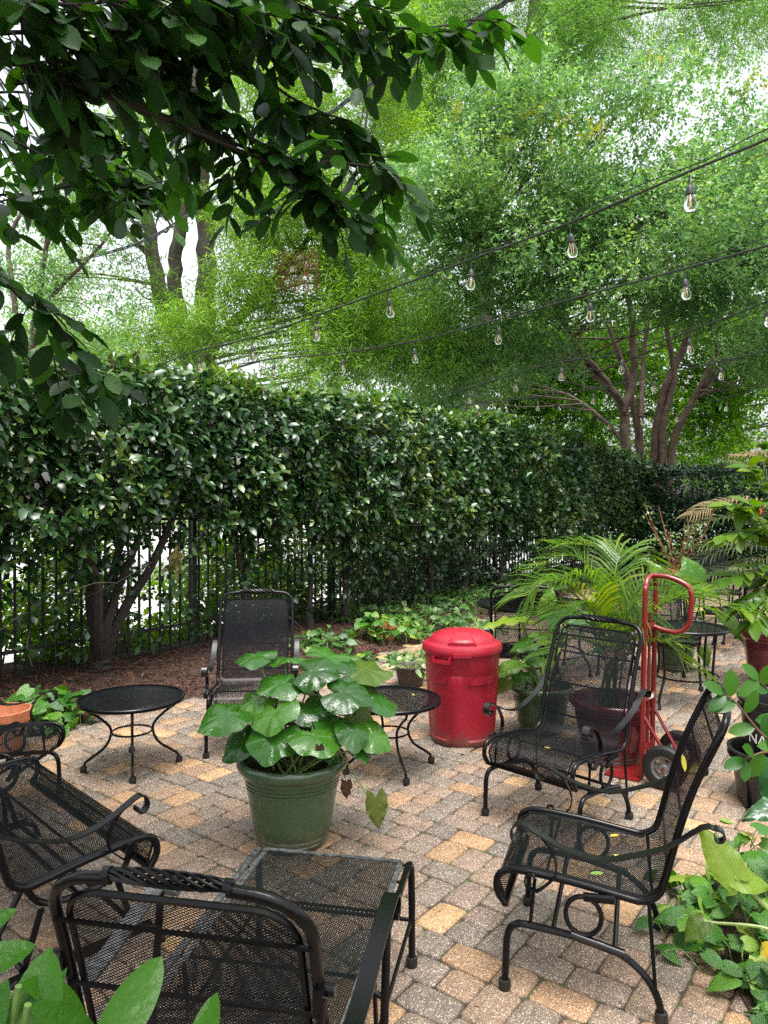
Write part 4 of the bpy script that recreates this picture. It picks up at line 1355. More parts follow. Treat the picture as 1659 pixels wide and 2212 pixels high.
# --- glider bench on the left
def make_glider(label, loc, rz, hw=.60):
    root = thing('glider_bench', label, 'bench', loc, rz)
    pr = Profile(CHAIR_PROF); st = pr.L; pw = hw - .03
    sbend = min(pr.s, key=lambda s: (pr.at(s) - Vector((0, .21, .383))).length)
    mesh_panel('seat', pr, .015, sbend, lambda s: pw, root, wd=.0037)
    send = st - .035
    mesh_panel('backrest', pr, sbend, send, round_w(pw, send, .07), root)
    mb = MB(); panel_border(mb, pr, .015, send, pw, .07); mb.build('panel_rim', M['iron'], root)
    mb = MB(); arch_tubes(mb, arch(pr, 0, st + .012, hw, .085), .0135, .16); mb.tube([pr.xyz(-hw, 0), pr.xyz(hw, 0)], .010, 8)
    fr = mb.build('frame', M['iron'], root)
    mb = MB(); twist(mb, pr, st + .012, .16); mb.build('twisted_bar', M['iron'], fr)
    for s_ in (sbend + .10, sbend + .28, sbend + .46, send - .06, sbend * .3, sbend * .6):
        mb = MB(); mb.tube([pr.xyz(-hw, s_, -.006), pr.xyz(hw, s_, -.006)], .0055, 6); mb.build('crossbar', M['iron'], root)
    for sx in (-1, 1):
        add_arm(root, sx, hw + .034, (.352, .655))
        mb = MB()
        xb = sx * (hw - .02)
        mb.tube(cr([(xb, -.20, .395), (xb, -.16, .30), (xb, -.02, .275), (xb, .12, .29), (xb, .19, .375)], 5), .012, 8)
        mb.build('swing_rail', M['iron'], root)
        for y_ in (-.17, .17):
            mb = MB(); mb.strap([(xb + sx * .02, y_ * .8, .285), (xb + sx * .02, y_ * 1.15, .09)], (0, 1, 0), .022, .006)
            mb.build('swing_strap', M['iron'], root)
        mb = MB()
        mb.box((xb + sx * .045, 0, .085), (.016, .50, .035))
        for y_ in (-.25, .25):
            mb.tube(cr([(xb + sx * .045, y_ * .9, .085), (xb + sx * .045, y_ * 1.12, .06), (xb + sx * .045, y_ * 1.22, .0)], 4), .012, 8)
        mb.build('leg_frame', M['iron'], root)
        mb = MB()
        mb.tube(cr([(sx * hw, .20, .375), (sx * (hw + .02), .30, .22), (sx * (hw + .03), .38, .03)], 4), .011, 8)
        mb.build('rear_strut', M['iron'], root)
    for y_, z_ in ((-.20, .10), (.20, .10), (.0, .275)):
        mb = MB(); mb.tube([(-hw + .0, y_, z_), (hw - .0, y_, z_)], .011, 8); mb.build('stretcher', M['iron'], root)
    return root
q1, q2 = G(345, 1808, .405), G(75, 1633, .405)
ax = (q1 - q2).normalized()
fd = Vector((-ax.y, ax.x, 0))
if fd.x < 0: fd = -fd
c_ = (q1 + q2) / 2 - fd * .29
make_glider('wide black mesh glider bench at the left, facing the pots', (c_.x, c_.y, 0), face_dir(fd.x, fd.y), hw=(q1 - q2).length / 2 - .03)

# --- chaise lounge in front
def make_chaise(label, loc, rz):
    hw = .285
    root = thing('chaise_lounge', label, 'lounger', loc, rz)
    Ls = 1.07
    seat = Profile([(-Ls, .385), (-.8, .385), (-.4, .384), (0, .384)])
    back = Profile([(.0, .384), (.02, .40), (.055, .52), (.10, .68), (.145, .82), (.185, .905)])
    pw = hw - .03
    mesh_panel('seat', seat, .0, Ls, lambda s: pw, root, wd=.0038)
    sb = back.L
    send = sb - .035
    mesh_panel('backrest', back, .03, send, round_w(pw, send, .085), root, cu=.0135, cv=.0080, wd=.0024)
    mb = MB(); panel_border(mb, back, .03, send, pw, .085, .008)
    mb.build('back_rim', M['iron'], root)
    mb = MB()
    for sx in (-1, 1):
        mb.strap([(sx * pw, -Ls, .386), (sx * pw, 0, .386)], (1, 0, 0), .018, .004)
    mb.strap([(-pw, -Ls + .004, .387), (pw, -Ls + .004, .387)], (0, 1, 0), .018, .004)
    mb.build('seat_rim', M['iron_worn'], root)
    mb = MB()
    arch_tubes(mb, arch(back, 0, sb + .014, hw, .12, .018), .0132, .125)
    fr = mb.build('back_frame', M['iron'], root)
    mb = MB(); twist(mb, back, sb + .014, .125, .018, 7, .0042, .0155); mb.build('twisted_bar', M['iron'], fr)
    for s_ in (.10, .27, sb - .115):
        mb = MB(); mb.tube([back.xyz(-hw, s_, -.011), back.xyz(hw, s_, -.011)], .0062, 6); mb.build('crossbar', M['iron'], root)
    # rails with the legs bent down at the foot end
    for sx in (-1, 1):
        mb = MB()
        mb.tube(cr([(sx * hw, .06, .384), (sx * hw, -.3, .385), (sx * hw, -Ls + .10, .385), (sx * hw, -Ls + .02, .382), (sx * (hw + .004), -Ls - .012, .352), (sx * (hw + .006), -Ls - .016, .2), (sx * (hw + .006), -Ls - .016, .012)], 6), .0125, 8)
        lg = mb.build('side_rail', M['iron_worn'] if sx > 0 else M['iron'], root)
        foot(root, sx * (hw + .006), -Ls - .016, lg)
        for k in range(2):
            mb = MB(); mb.tube([(sx * pw, -Ls + .02 + k * .12, .383), (sx * hw, -Ls + .02 + k * .12, .383)], .006, 6); mb.build('bracket', M['iron'], lg)
        mb = MB()
        mb.tube([(sx * (hw + .004), -Ls - .01, .17), (sx * hw, -.48, .17)], .007, 6)
        mb.tube([(sx * hw, -.48, .17), (sx * hw, -.44, .385)], .007, 6)
        mb.build('lower_brace', M['iron'], root)
        # arm strap
        mb = MB()
        xa = sx * (hw + .045)
        pts = scroll((-.46, .545), .045, .75, PI * .5, xa, 1)[::-1] + [Vector((xa, a, b_)) for a, b_ in ((-.38, .588), (-.26, .575), (-.12, .55), (.03, .545), (.12, .58))]
        mb.strap(cr(pts, 3), (1, 0, 0), .045, .007)
        arm = mb.build('arm', M['iron_worn'] if sx > 0 else M['iron'], root, angle=50)
        mb = MB()
        mb.tube(cr([(xa, -.40, .58), (xa, -.385, .45), (xa, -.36, .30), (xa, -.34, .012)], 5), .0115, 8)
        mb.tube(cr([(xa, .05, .55), (xa, .07, .35), (xa, .10, .012)], 5), .0115, 8)
        mb.tube([(xa, -.37, .36), (sx * hw, -.37, .383)], .009, 6)
        mb.tube([(xa, -.345, .10), (xa, .09, .10)], .0085, 6)
        lg = mb.build('leg_frame', M['iron'], root)
        foot(root, xa, -.34, lg); foot(root, xa, .10, lg)
        # hinge bolt and prop that holds the back
        mb = MB()
        q = back.xyz(sx * hw, .33, 0)
        mb.lathe([(.0, -.018), (.013, -.018), (.013, .018), (.0, .018)], 10, (0, 0, 0))
        rotm = Matrix.Rotation(PI / 2, 3, 'Y')
        mb.v = [tuple(rotm @ Vector(v) + q + Vector((sx * .016, 0, 0))) for v in mb.v]
        mb.box(q + Vector((sx * .004, .012, -.012)), (.022, .03, .045))
        mb.tube([q + Vector((sx * .012, .02, -.01)), q + Vector((sx * .012, .028, -.20)), q + Vector((sx * .012, -.03, -.33))], .0075, 6)
        mb.build('back_prop', M['iron'], root)
    mb = MB(); mb.tube([(-hw, -Ls - .012, .17), (hw, -Ls - .012, .17)], .008, 6); mb.build('stretcher', M['iron'], root)
    mb = MB(); mb.tube([(-hw - .045, -.345, .10), (hw + .045, -.345, .10)], .009, 6); mb.build('stretcher', M['iron'], root)
    for y_ in (-.75, -.42, -.1):
        mb = MB(); mb.tube([(-hw, y_, .376), (hw, y_, .376)], .006, 6); mb.build('seat_bar', M['iron'], root)
    return root
fc = (G(560, 1832, .385) + G(885, 1860, .385)) / 2
fd = Vector((.19, .98, 0)).normalized()
c_ = fc - fd * 1.075
make_chaise('black mesh chaise lounge in the foreground, seen from behind its raised back', (c_.x, c_.y, 0), face_dir(fd.x, fd.y))

# --- small round tables
def disc_lattice(name, r, z, parent, cu=.0125, cv=.0075, wd=.0022):
    pr = Profile([(-r, z), (0, z), (r, z)])
    return mesh_panel(name, pr, .004, 2 * r - .004, lambda s: math.sqrt(max(0, r * r - (s - r) ** 2)) - .001, parent, cu, cv, wd)
def make_side_table(label, loc, rz, r=.325, h=.44):
    root = thing('side_table', label, 'table', loc, rz, 'small round mesh side tables')
    top = disc_lattice('table_top', r - .008, h, root, .0125, .0075, .0046)
    mb = MB()
    mb.lathe([(r - .014, h - .012), (r - .014, h + .004), (r - .004, h + .007), (r + .002, h + .002), (r + .002, h - .014), (r - .006, h - .018), (r - .014, h - .012)], 48)
    mb.build('rim', M['iron'], top)
    for k in range(4):
        a = k * PI / 2
        u_ = Vector((math.cos(a), math.sin(a), 0))
        mb = MB()
        pts = [(r - .03, h - .012), (r - .045, h - .05), (.20, h - .105), (.135, h - .17), (.128, h - .23), (.165, h - .30), (.24, .085), (.278, .055), (.288, .012)]
        mb.tube(cr([u_ * a_ + Vector((0, 0, b_)) for a_, b_ in pts], 5), .0085, 7)
        lg = mb.build('leg', M['iron'], root)
        foot(root, *(u_ * .288).to_2d(), lg)
    mb = MB(); mb.tube([(.122 * math.cos(a), .122 * math.sin(a), h - .21) for a in np.linspace(0, 2 * PI, 32, endpoint=False)], .0065, 6, closed=True)
    mb.build('ring', M['iron'], root)
    return root
fa = (G(287, 1697) + G(185, 1665) + G(380, 1648) + G(288, 1621)) / 4
ta = make_side_table('small round black mesh table at left in front of the mulch', (fa.x, fa.y, 0), math.atan2(*(G(287, 1697) - fa).to_2d().yx))
make_b = dup(ta, (.035, 4.66, 0), .35, 'small round black mesh table between the big green pot and the red trash can')

# --- dining set further back
def make_dining_table(label, loc, r, h=.71, rz=0.3, legs=4):
    root = thing('dining_table', label, 'table', loc, rz, 'round mesh dining tables')
    top = disc_lattice('table_top', r - .008, h, root, .016, .010, .0056)
    mb = MB(); mb.lathe([(r - .016, h - .014), (r - .014, h + .005), (r - .002, h + .007), (r + .006, h), (r + .004, h - .018), (r - .008, h - .022), (r - .016, h - .014)], 48); mb.build('rim', M['iron'], top)
    for k in range(legs):
        a = 2 * PI * k / legs
        u_ = Vector((math.cos(a), math.sin(a), 0))
        mb = MB()
        mb.tube(cr([u_ * a_ + Vector((0, 0, b_)) for a_, b_ in ((r * .86, h - .02), (r * .80, h * .7), (r * .78, h * .40), (r * .95, h * .16), (r * .98, .012))], 5), .011, 7)
        lg = mb.build('leg', M['iron'], root); foot(root, *(u_ * r * .98).to_2d(), lg)
    mb = MB(); mb.tube([(r * .77 * math.cos(a), r * .77 * math.sin(a), h * .38) for a in np.linspace(0, 2 * PI, 36, endpoint=False)], .008, 6, closed=True); mb.build('ring', M['iron'], root)
    return root
tA = D(1480, 1354, 6.15)
make_dining_table('round black mesh table behind the hand truck', (tA.x, tA.y, 0), .335, tA.z, .55)
tB = D(1160, 1303, 7.0)
make_dining_table('large round black mesh table beyond the elephant ear pot', (tB.x, tB.y, 0), .56, .72, .2)
tC = D(1545, 1248, 9.6)
make_dining_table('round black mesh table far back by the broad-leaved plant', (tC.x, tC.y, 0), .50, .72, .1)
tD = D(1440, 1246, 8.9)
make_dining_table('far black mesh table carrying the terracotta bowl', (tD.x, tD.y, 0), .42, .72, .4)

DINE = [(-.235, .40), (-.255, .43), (-.225, .445), (-.05, .44), (.15, .425), (.195, .43), (.215, .50), (.235, .62), (.265, .78), (.31, .96)]
def make_dining_chair(label, loc, rz, hw=.235):
    root = thing('dining_chair', label, 'chair', loc, rz, 'mesh dining chairs further back')
    pr = Profile(DINE); st = pr.L; pw = hw - .025
    sbend = min(pr.s, key=lambda s: (pr.at(s) - Vector((0, .195, .43))).length)
    mesh_panel('seat', pr, .01, sbend, lambda s: pw, root, .016, .0095, .0042)
    send = st - .03
    mesh_panel('backrest', pr, sbend, send, round_w(pw, send, .09), root, .016, .0095, .0042)
    mb = MB(); panel_border(mb, pr, .01, send, pw, .09); mb.build('panel_rim', M['iron'], root)
    mb = MB(); arch_tubes(mb, arch(pr, 0, st + .012, hw, .11), .0115, .10); mb.tube([pr.xyz(-hw, 0), pr.xyz(hw, 0)], .009, 8); fr = mb.build('frame', M['iron'], root)
    mb = MB(); twist(mb, pr, st + .012, .10, .012, 5, .006, .014); mb.build('twisted_bar', M['iron'], fr)
    for s_ in (sbend + .12, sbend + .30):
        mb = MB(); mb.tube([pr.xyz(-hw, s_, -.006), pr.xyz(hw, s_, -.006)], .005, 6); mb.build('crossbar', M['iron'], root)
    for sx in (-1, 1):
        for y0, y1 in ((-.20, -.235), (.17, .30)):
            mb = MB(); mb.tube(cr([(sx * hw, y0, .425), (sx * (hw + .005), (y0 * 1.6 + y1 * .4) / 2, .25), (sx * (hw + .015), y1, .012)], 4), .0115, 8)
            lg = mb.build('leg', M['iron'], root); foot(root, sx * (hw + .015), y1, lg)
        mb = MB(); mb.strap(cr([(sx * (hw + .02), .26, .66), (sx * (hw + .03), .10, .60), (sx * (hw + .03), -.12, .635), (sx * (hw + .03), -.19, .60), (sx * (hw + .03), -.17, .52), (sx * (hw + .02), -.15, .43)], 5), (1, 0, 0), .032, .005)
        mb.build('arm', M['iron'], root, angle=50)
    return root
dup(chair_a, (1.20, 6.35, 0), face_dir(.18, 1), 'black mesh armchair seen from behind, pulled up to the large round table')
q = D(1437, 1400, 6.85)
dc = make_dining_chair('black mesh chair tucked under the round table behind the hand truck', (q.x, 6.85, 0), face_dir(-.12, -1))
q = D(1292, 1400, 7.5)
dup(dc, (q.x, 7.5, 0), face_dir(-.9, -.45), 'black mesh chair half hidden by the palm, at the large table')
q = D(1572, 1400, 8.35)
dup(dc, (q.x, 8.35, 0), face_dir(-.75, .66), 'black mesh chair at the far right, left one of two side by side')
q = D(1622, 1400, 8.75)
dup(dc, (q.x, 8.75, 0), face_dir(-.75, .66), 'black mesh chair at the far right, nearest the burgundy pot')
q = D(1548, 1300, 10.5)
dup(dc, (q.x, 10.5, 0), face_dir(-.1, -1), 'black mesh chair farthest back, against the low dark hedge')
# ------------------------------------------------------------------ red trash can
def make_can():
    c = D(998, 1597, 5.25)
    root = thing('trash_can', 'red plastic trash can with a domed lid beside the mesh table', 'trash can', (c.x, 5.25, 0), R(-14))
    seg = 96
    def body_r(a, z):
        r = .222 + (.262 - .222) * z / .66
        # recessed panels between broad upright ribs on the lower two thirds
        k = abs(((a / (2 * PI) * 4) % 1.0) - .5) * 2        # 0 mid panel, 1 at rib
        if .05 < z < .43 and k < .62: r -= .009
        elif z < .50 and k > .80: r += .006
        return r
    mb = MB()
    zs = [0, .012, .04, .052, .10, .25, .40, .425, .435, .49, .50, .51, .60, .645, .66]
    vs, fs = [], []
    for z in zs:
        for k in range(seg):
            a = 2 * PI * k / seg
            r = body_r(a, z) - (.008 if z == 0 else 0)
            if z > .505: r += .004
            vs.append((r * math.cos(a), r * math.sin(a), z))
    for i in range(len(zs) - 1):
        for k in range(seg):
            k2 = (k + 1) % seg
            fs.append((i * seg + k, i * seg + k2, (i + 1) * seg + k2, (i + 1) * seg + k))
    fs.append(tuple(range(seg - 1, -1, -1)))
    mb.add(vs, fs)
    mb.build('body', M['can_red'], root, angle=35)
    mb = MB()
    mb.lathe([(.258, .640), (.281, .636), (.284, .648), (.282, .672), (.272, .690), (.250, .700), (.238, .706), (.228, .722), (.205, .745), (.15, .768), (.08, .780), (.0, .783)], 72)
    lid = mb.build('lid', M['can_red'], root, angle=30)
    mb = MB()   # raised pad on the lid
    vs, fs = [], []
    rows = [(.13, .772), (.14, .779), (.235, .742), (.247, .726), (.247, .700)]
    angs = [R(a) for a in (-106, -100, -88, -76, -64, -58)]
    for r_, z_ in rows:
        for a in angs:
            edge = a in (angs[0], angs[-1])
            vs.append((r_ * math.cos(a), r_ * math.sin(a), z_ - (.014 if edge else 0)))
    n_ = len(angs)
    for i in range(len(rows) - 1):
        for k in range(n_ - 1):
            fs.append((i * n_ + k, i * n_ + n_ + k, i * n_ + n_ + k + 1, i * n_ + k + 1))
    mb.add(vs, fs); mb.build('lid_pad', M['can_red'], lid, angle=30)
    for a in (R(-82), R(98)):
        u_ = Vector((math.cos(a), math.sin(a), 0)); v_ = Vector((-u_.y, u_.x, 0))
        mb = MB(); mb.box(u_ * .285 + Vector((0, 0, .645)), (.022, .12, .024), Matrix((u_, v_, Vector((0, 0, 1)))).transposed()); mb.build('lid_tab', M['can_red'], lid, smooth=False)
    for a in (R(-112), R(68)):
        u_ = Vector((math.cos(a), math.sin(a), 0)); v_ = Vector((-u_.y, u_.x, 0))
        MM = Matrix((u_, v_, Vector((0, 0, 1)))).transposed()
        mb = MB()
        mb.box(u_ * .288 + Vector((0, 0, .594)), (.014, .14, .022), MM)
        for s in (-.064, .064): mb.box(u_ * .272 + v_ * s + Vector((0, 0, .605)), (.034, .014, .042), MM)
        mb.box(u_ * .264 + Vector((0, 0, .632)), (.016, .15, .016), MM)
        mb.build('handle', M['can_red'], root, smooth=False)
make_can()

# ------------------------------------------------------------------ pots
def pot_profile(rt, rb, h, lip=.035, wall=.014):
    p = [(.0, .0), (rb * .95, .0), (rb, .008)]
    def rr(z): return rb + (rt * .92 - rb) * (z / h) ** .9
    for z in (.03, .036, .042, .055, .061, .067):
        g_ = -.004 if z in (.036, .061) else 0
        p.append((rr(z) + g_, z))
    for k in range(1, 6):
        z = .08 + (h * .66 - .08) * k / 5
        p.append((rr(z), z))
    for k in range(3):
        z = h * (.69 + .045 * k)
        p += [(rr(z) + .002, z), (rr(z) - .004, z + .005), (rr(z) + .003, z + .010)]
    p += [(rr(h * .86), h * .84), (rt * .965, h * .875), (rt, h * .90), (rt + .003, h * .945), (rt - .003, h * .985), (rt - .012, h), (rt - .026, h * .99), (rt - .030, h * .95), (rt * .86, h * .80), (rt * .80, h * .70)]
    return p
def make_pot(root, rt, rb, h, mat, soil_z=.83):
    mb = MB(); mb.lathe(pot_profile(rt, rb, h), 56); pot = mb.build('pot', mat, root, angle=40)
    mb = MB()
    rs = rt * .87
    vs, fs = [(0, 0, h * soil_z + .01)], []
    for i in range(1, 6):
        for k in range(28):
            a = 2 * PI * k / 28
            vs.append((rs * i / 5 * math.cos(a), rs * i / 5 * math.sin(a), h * soil_z + random.gauss(0, .004) * (i < 5)))
    for k in range(28):
        fs.append((0, 1 + k, 1 + (k + 1) % 28))
        for i in range(4):
            a = 1 + i * 28
            fs.append((a + k, a + 28 + k, a + 28 + (k + 1) % 28, a + (k + 1) % 28))
    mb.add(vs, fs); mb.build('soil', M['soil'], root, angle=None)
    n = 90
    pos = np.array([(rs * .95 * math.sqrt(random.random()) * math.cos(q), rs * .95 * math.sqrt(random.random()) * math.sin(q), h * soil_z + .008) for q in rng.uniform(0, 6.28, n)])
    d_ = unit(n); d_[:, 2] *= .3
    scatter('bark_mulch', *CHIP, pos, frames(d_, np.array([0, 0, 1]) + .4 * unit(n)), rng.uniform(.015, .045, n), M['chip'], root, 'stuff')
    return pot

# round leathery leaf, folded with radial veins; petiole joins at the origin, blade tip towards +Y
def round_leaf(r=.1, notch=.5, cup=.10, wav=.05, seed=0, na=40, nr=6, tipk=.12):
    rr = random.Random(seed)
    ph = rr.uniform(0, 6.28)
    vs, fs = [(0, 0, 0)], []
    for i in range(1, nr + 1):
        f_ = i / nr
        for k in range(na):
            a = 2 * PI * k / na            # 0 = +Y (tip)
            back = abs(abs(a - PI)) / PI   # 0 at the notch
            prof = 1.0 - notch * math.exp(-(back / .10) ** 2) - .10 * math.cos(a * 2) + tipk * math.exp(-((min(a, 2 * PI - a)) / .35) ** 2)
            rad = r * f_ * prof
            vein = math.cos(a * 10) * .034 * f_ * (1 - .3 * f_)
            z = r * (cup * (f_ ** 1.5) * -1.0 + .12 * f_ * (1 - f_) * 2 + vein + wav * f_ * f_ * math.sin(a * 4 + ph) + wav * .6 * f_ * f_ * math.sin(a * 7 + ph * 2))
            vs.append((rad * math.sin(a), rad * math.cos(a), z))
    for k in range(na):
        fs.append((0, 1 + (k + 1) % na, 1 + k))
        for i in range(nr - 1):
            a = 1 + i * na
            fs.append((a + k, a + (k + 1) % na, a + na + (k + 1) % na, a + na + k))
    mb = MB(); mb.add(vs, fs)
    return mb
def ear_leaf(L=.3, W=.26, seed=0, wave=.03, nv=7, droop=.25, lobe=.22, nu=10, nl=22):
    """arrow / heart blade with ruffled edge; petiole joins at the origin, tip at +Y"""
    rr = random.Random(seed); ph = rr.uniform(0, 6.28)
    vs, fs = [], []
    for j in range(nl + 1):
        t = j / nl
        if t < .25: wv = .70 + .30 * math.sin(t / .25 * PI / 2)
        else: wv = max(.004, (1 - ((t - .25) / .75) ** 1.6))
        for i in range(-nu, nu + 1):
            u = i / nu
            x = u * W / 2 * wv
            y = t * L - lobe * L * max(0, 1 - t / .28) * abs(u) ** .6
            z = -droop * L * t * t + .10 * W * abs(u) * (1 - t) - .10 * W * u * u
            ridge = math.sin((t * nv - abs(u) * 1.3) * 2 * PI)
            z += wave * L * (.25 + .75 * u * u) * ridge * .35 * (abs(u) > .05) + wave * L * u * u * math.sin(t * 17 + ph + (2 if u > 0 else 0)) * .7
            vs.append((x, y, z))
    n_ = 2 * nu + 1
    for j in range(nl):
        for i in range(n_ - 1):
            fs.append((j * n_ + i, j * n_ + i + 1, (j + 1) * n_ + i + 1, (j + 1) * n_ + i))
    mb = MB(); mb.add(vs, fs)
    return mb
def place_leaf(mesh_or_mb, name, mat, parent, pos, d, nrm, sc=1.0):
    me = mesh_or_mb.mesh(name, mat, True) if isinstance(mesh_or_mb, MB) else mesh_or_mb
    o = link(bpy.data.objects.new(name, me), parent)
    Rm_ = frames(np.array([list(d)], float), np.array([list(nrm)], float))[0]
    o.matrix_local = Matrix.Translation(Vector(pos)) @ Matrix(Rm_.tolist()).to_4x4() @ Matrix.Scale(sc, 4)
    return o
def petiole(parent, a, b, r0=.006, r1=.004, sag=.05, mat=None, name='stem'):
    a, b = Vector(a), Vector(b)
    mid = a.lerp(b, .55); mid.z += sag
    q = cr([a, mid, b], 6)
    mb = MB(); mb.tube(q, [r0 + (r1 - r0) * i / (len(q) - 1) for i in range(len(q))], 6)
    return mb.build(name, mat or M['stem'], parent)

# --- big green pot with glossy round leaves
pc = G(632, 1815)
lp = thing('potted_plant', 'large green pot of glossy round dark leaves in the middle of the patio', 'potted plant', (pc.x, pc.y, 0))
make_pot(lp, .272, .172, .425, M['pot_green'])
LEO = [  # px, py, depth offset, radius, kind
    (558, 1418, .05, .092, 0), (617, 1424, .14, .088, 0), (676, 1450, .0, .098, 0), (702, 1418, .16, .098, 0), (788, 1448, .10, .105, 2), (610, 1476, -.02, .098, 0),
    (742, 1496, -.10, .108, 0), (762, 1458, .06, .095, 0), (488, 1545, -.12, .110, 0), (556, 1510, .0, .100, 0), (592, 1540, -.16, .100, 0), (668, 1528, -.06, .104, 0),
    (592, 1594, -.24, .108, 0), (681, 1590, -.24, .108, 1), (520, 1600, -.10, .090, 0), (723, 1562, -.10, .100, 0), (762, 1584, -.20, .072, 0), (808, 1590, -.12, .075, 0),
    (778, 1550, .05, .095, 2), (815, 1510, .0, .098, 0), (778, 1620, -.14, .055, 0), (640, 1490, .18, .1, 0), (700, 1510, .2, .1, 0), (560, 1560, .12, .1, 0), (640, 1560, .1, .1, 0), (735, 1530, .16, .095, 0),
    (600, 1510, .22, .09, 0), (665, 1600, .0, .1, 0), (612, 1610, .02, .1, 0), (705, 1610, -.05, .09, 0), (532, 1580, .05, .08, 0)]
for i, (px, py, dd, r_, kind) in enumerate(LEO):
    p = D(px, py, pc.y + dd) - Vector((pc.x, pc.y, 0))
    rad = Vector((p.x, p.y, 0))
    out_ = rad.normalized() if rad.length > .03 else Vector((0, -1, 0))
    lowness = max(0, min(1, (.86 - p.z) / .45))
    tip = (out_ * (1.0 - .2 * lowness) + Vector((random.gauss(0, .25), random.gauss(-.15, .25), -.05 - .75 * lowness))).normalized()
    nrm = Vector((0, 0, 1)) + out_ * (.35 + .8 * lowness) + Vector((0, -.45, 0)) + Vector((random.gauss(0, .15), random.gauss(0, .15), 0))
    mat = M['leopard_pale'] if kind == 2 else M['leopard']
    lf = place_leaf(round_leaf(r_ * 1.15, .55, .14, .06, i, tipk=.34), 'leaf', mat, lp, p, tip, nrm)
    if kind == 1: lf['label'] = 'leaf with a brown torn patch'
    base = Vector((random.gauss(0, .05) + p.x * .15, random.gauss(0, .05) + p.y * .15, .36))
    petiole(lp, base, p + Vector((0, 0, -.002)), .006, .0045, .03, M['stem_pale'] if random.random() < .4 else M['stem'])
# brown tear on one leaf
p = D(690, 1612, pc.y - .325) - Vector((pc.x, pc.y, 0))
place_leaf(ear_leaf(.06, .04, 3, .08), 'withered_patch', M['leaf_brown'], lp, p, (.2, -.2, -1), (0, -1, .2))
# stray drooping leaf and a withered one
b0 = Vector((.19, -.05, .40))
e1 = D(803, 1732, pc.y - .12) - Vector((pc.x, pc.y, 0))
mb = MB(); mb.tube(cr([(.05, .0, .37), (.20, -.03, .45), (.28, -.06, .40), D(782, 1700, pc.y - .1) - Vector((pc.x, pc.y, 0)), e1], 6), .0045, 6); mb.build('stem', M['stem_pale'], lp)
place_leaf(ear_leaf(.155, .11, 5, .05, 5, .1, .3), 'leaf', M['leaf_olive'], lp, e1 + Vector((.02, 0, .02)), (.12, -.1, -1), (.2, -1, .3))['label'] = 'drooping olive leaf hanging below the rim'
e2 = D(748, 1690, pc.y - .10) - Vector((pc.x, pc.y, 0))
place_leaf(ear_leaf(.085, .06, 9, .16, 4, .1), 'leaf', M['leaf_brown'], lp, e2, (.05, -.05, -1), (.3, -1, .2))['label'] = 'withered brown leaf'
petiole(lp, (.22, -.04, .42), e2, .003, .002, .03, M['leaf_brown'])

# --- green pot with elephant ears
pc = G(1168, 1577)
ep = thing('potted_plant', 'green pot with tall ruffled elephant ear leaves behind the facing armchair', 'potted plant', (pc.x, pc.y, 0))
make_pot(ep, .235, .155, .34, M['pot_green'])
EARS = [  # junction px,py,ddepth, tip dir, normal, L, W, mat
    (1130, 1338, -.02, (-1, -.1, .05), (0, -.12, 1), .36, .20, 'ear_yellow'), (1125, 1338, -.05, (.8, .1, -.05), (0, -.12, 1), .16, .14, 'ear_yellow'),
    (1180, 1330, .05, (.1, .1, .9), (-.6, -1, .2), .26, .17, 'ear'), (1190, 1340, -.08, (.75, -.1, .65), (-.5, -.6, .7), .32, .2, 'ear'),
    (1150, 1388, -.1, (-.9, -.2, -.1), (0, -.4, 1), .2, .19, 'ear'), (1160, 1382, .0, (.6, .3, .2), (0, -.4, 1), .22, .2, 'ear'),
    (1120, 1432, -.16, (-.8, -.4, -.15), (.1, -.3, 1), .24, .18, 'ear'), (1140, 1426, -.1, (.9, -.1, .1), (0, -.5, 1), .2, .16, 'ear'),
    (1095, 1470, -.15, (-.8, -.3, -.45), (-.2, -.6, .7), .17, .15, 'leaf_olive'), (1085, 1455, .0, (-.2, -.2, -1), (-.4, -.7, .3), .15, .12, 'ear'), (1130, 1452, -.1, (-.5, -.6, -.3), (0, -.6, .8), .16, .14, 'ear'),
    (1235, 1345, .12, (.8, .2, .4), (-.3, -.6, .8), .28, .2, 'ear'), (1290, 1400, .1, (.9, -.2, 0), (0, -.5, 1), .24, .18, 'ear')]
for i, (px, py, dd, d_, n_, L, W, mt) in enumerate(EARS):
    p = D(px, py, pc.y + dd) - Vector((pc.x, pc.y, 0))
    place_leaf(ear_leaf(L * .9, W * .9, i, .055), 'leaf', M[mt], ep, p, d_, n_)
    petiole(ep, (random.gauss(0, .04), random.gauss(0, .04), .29), p, .012, .005, .04)

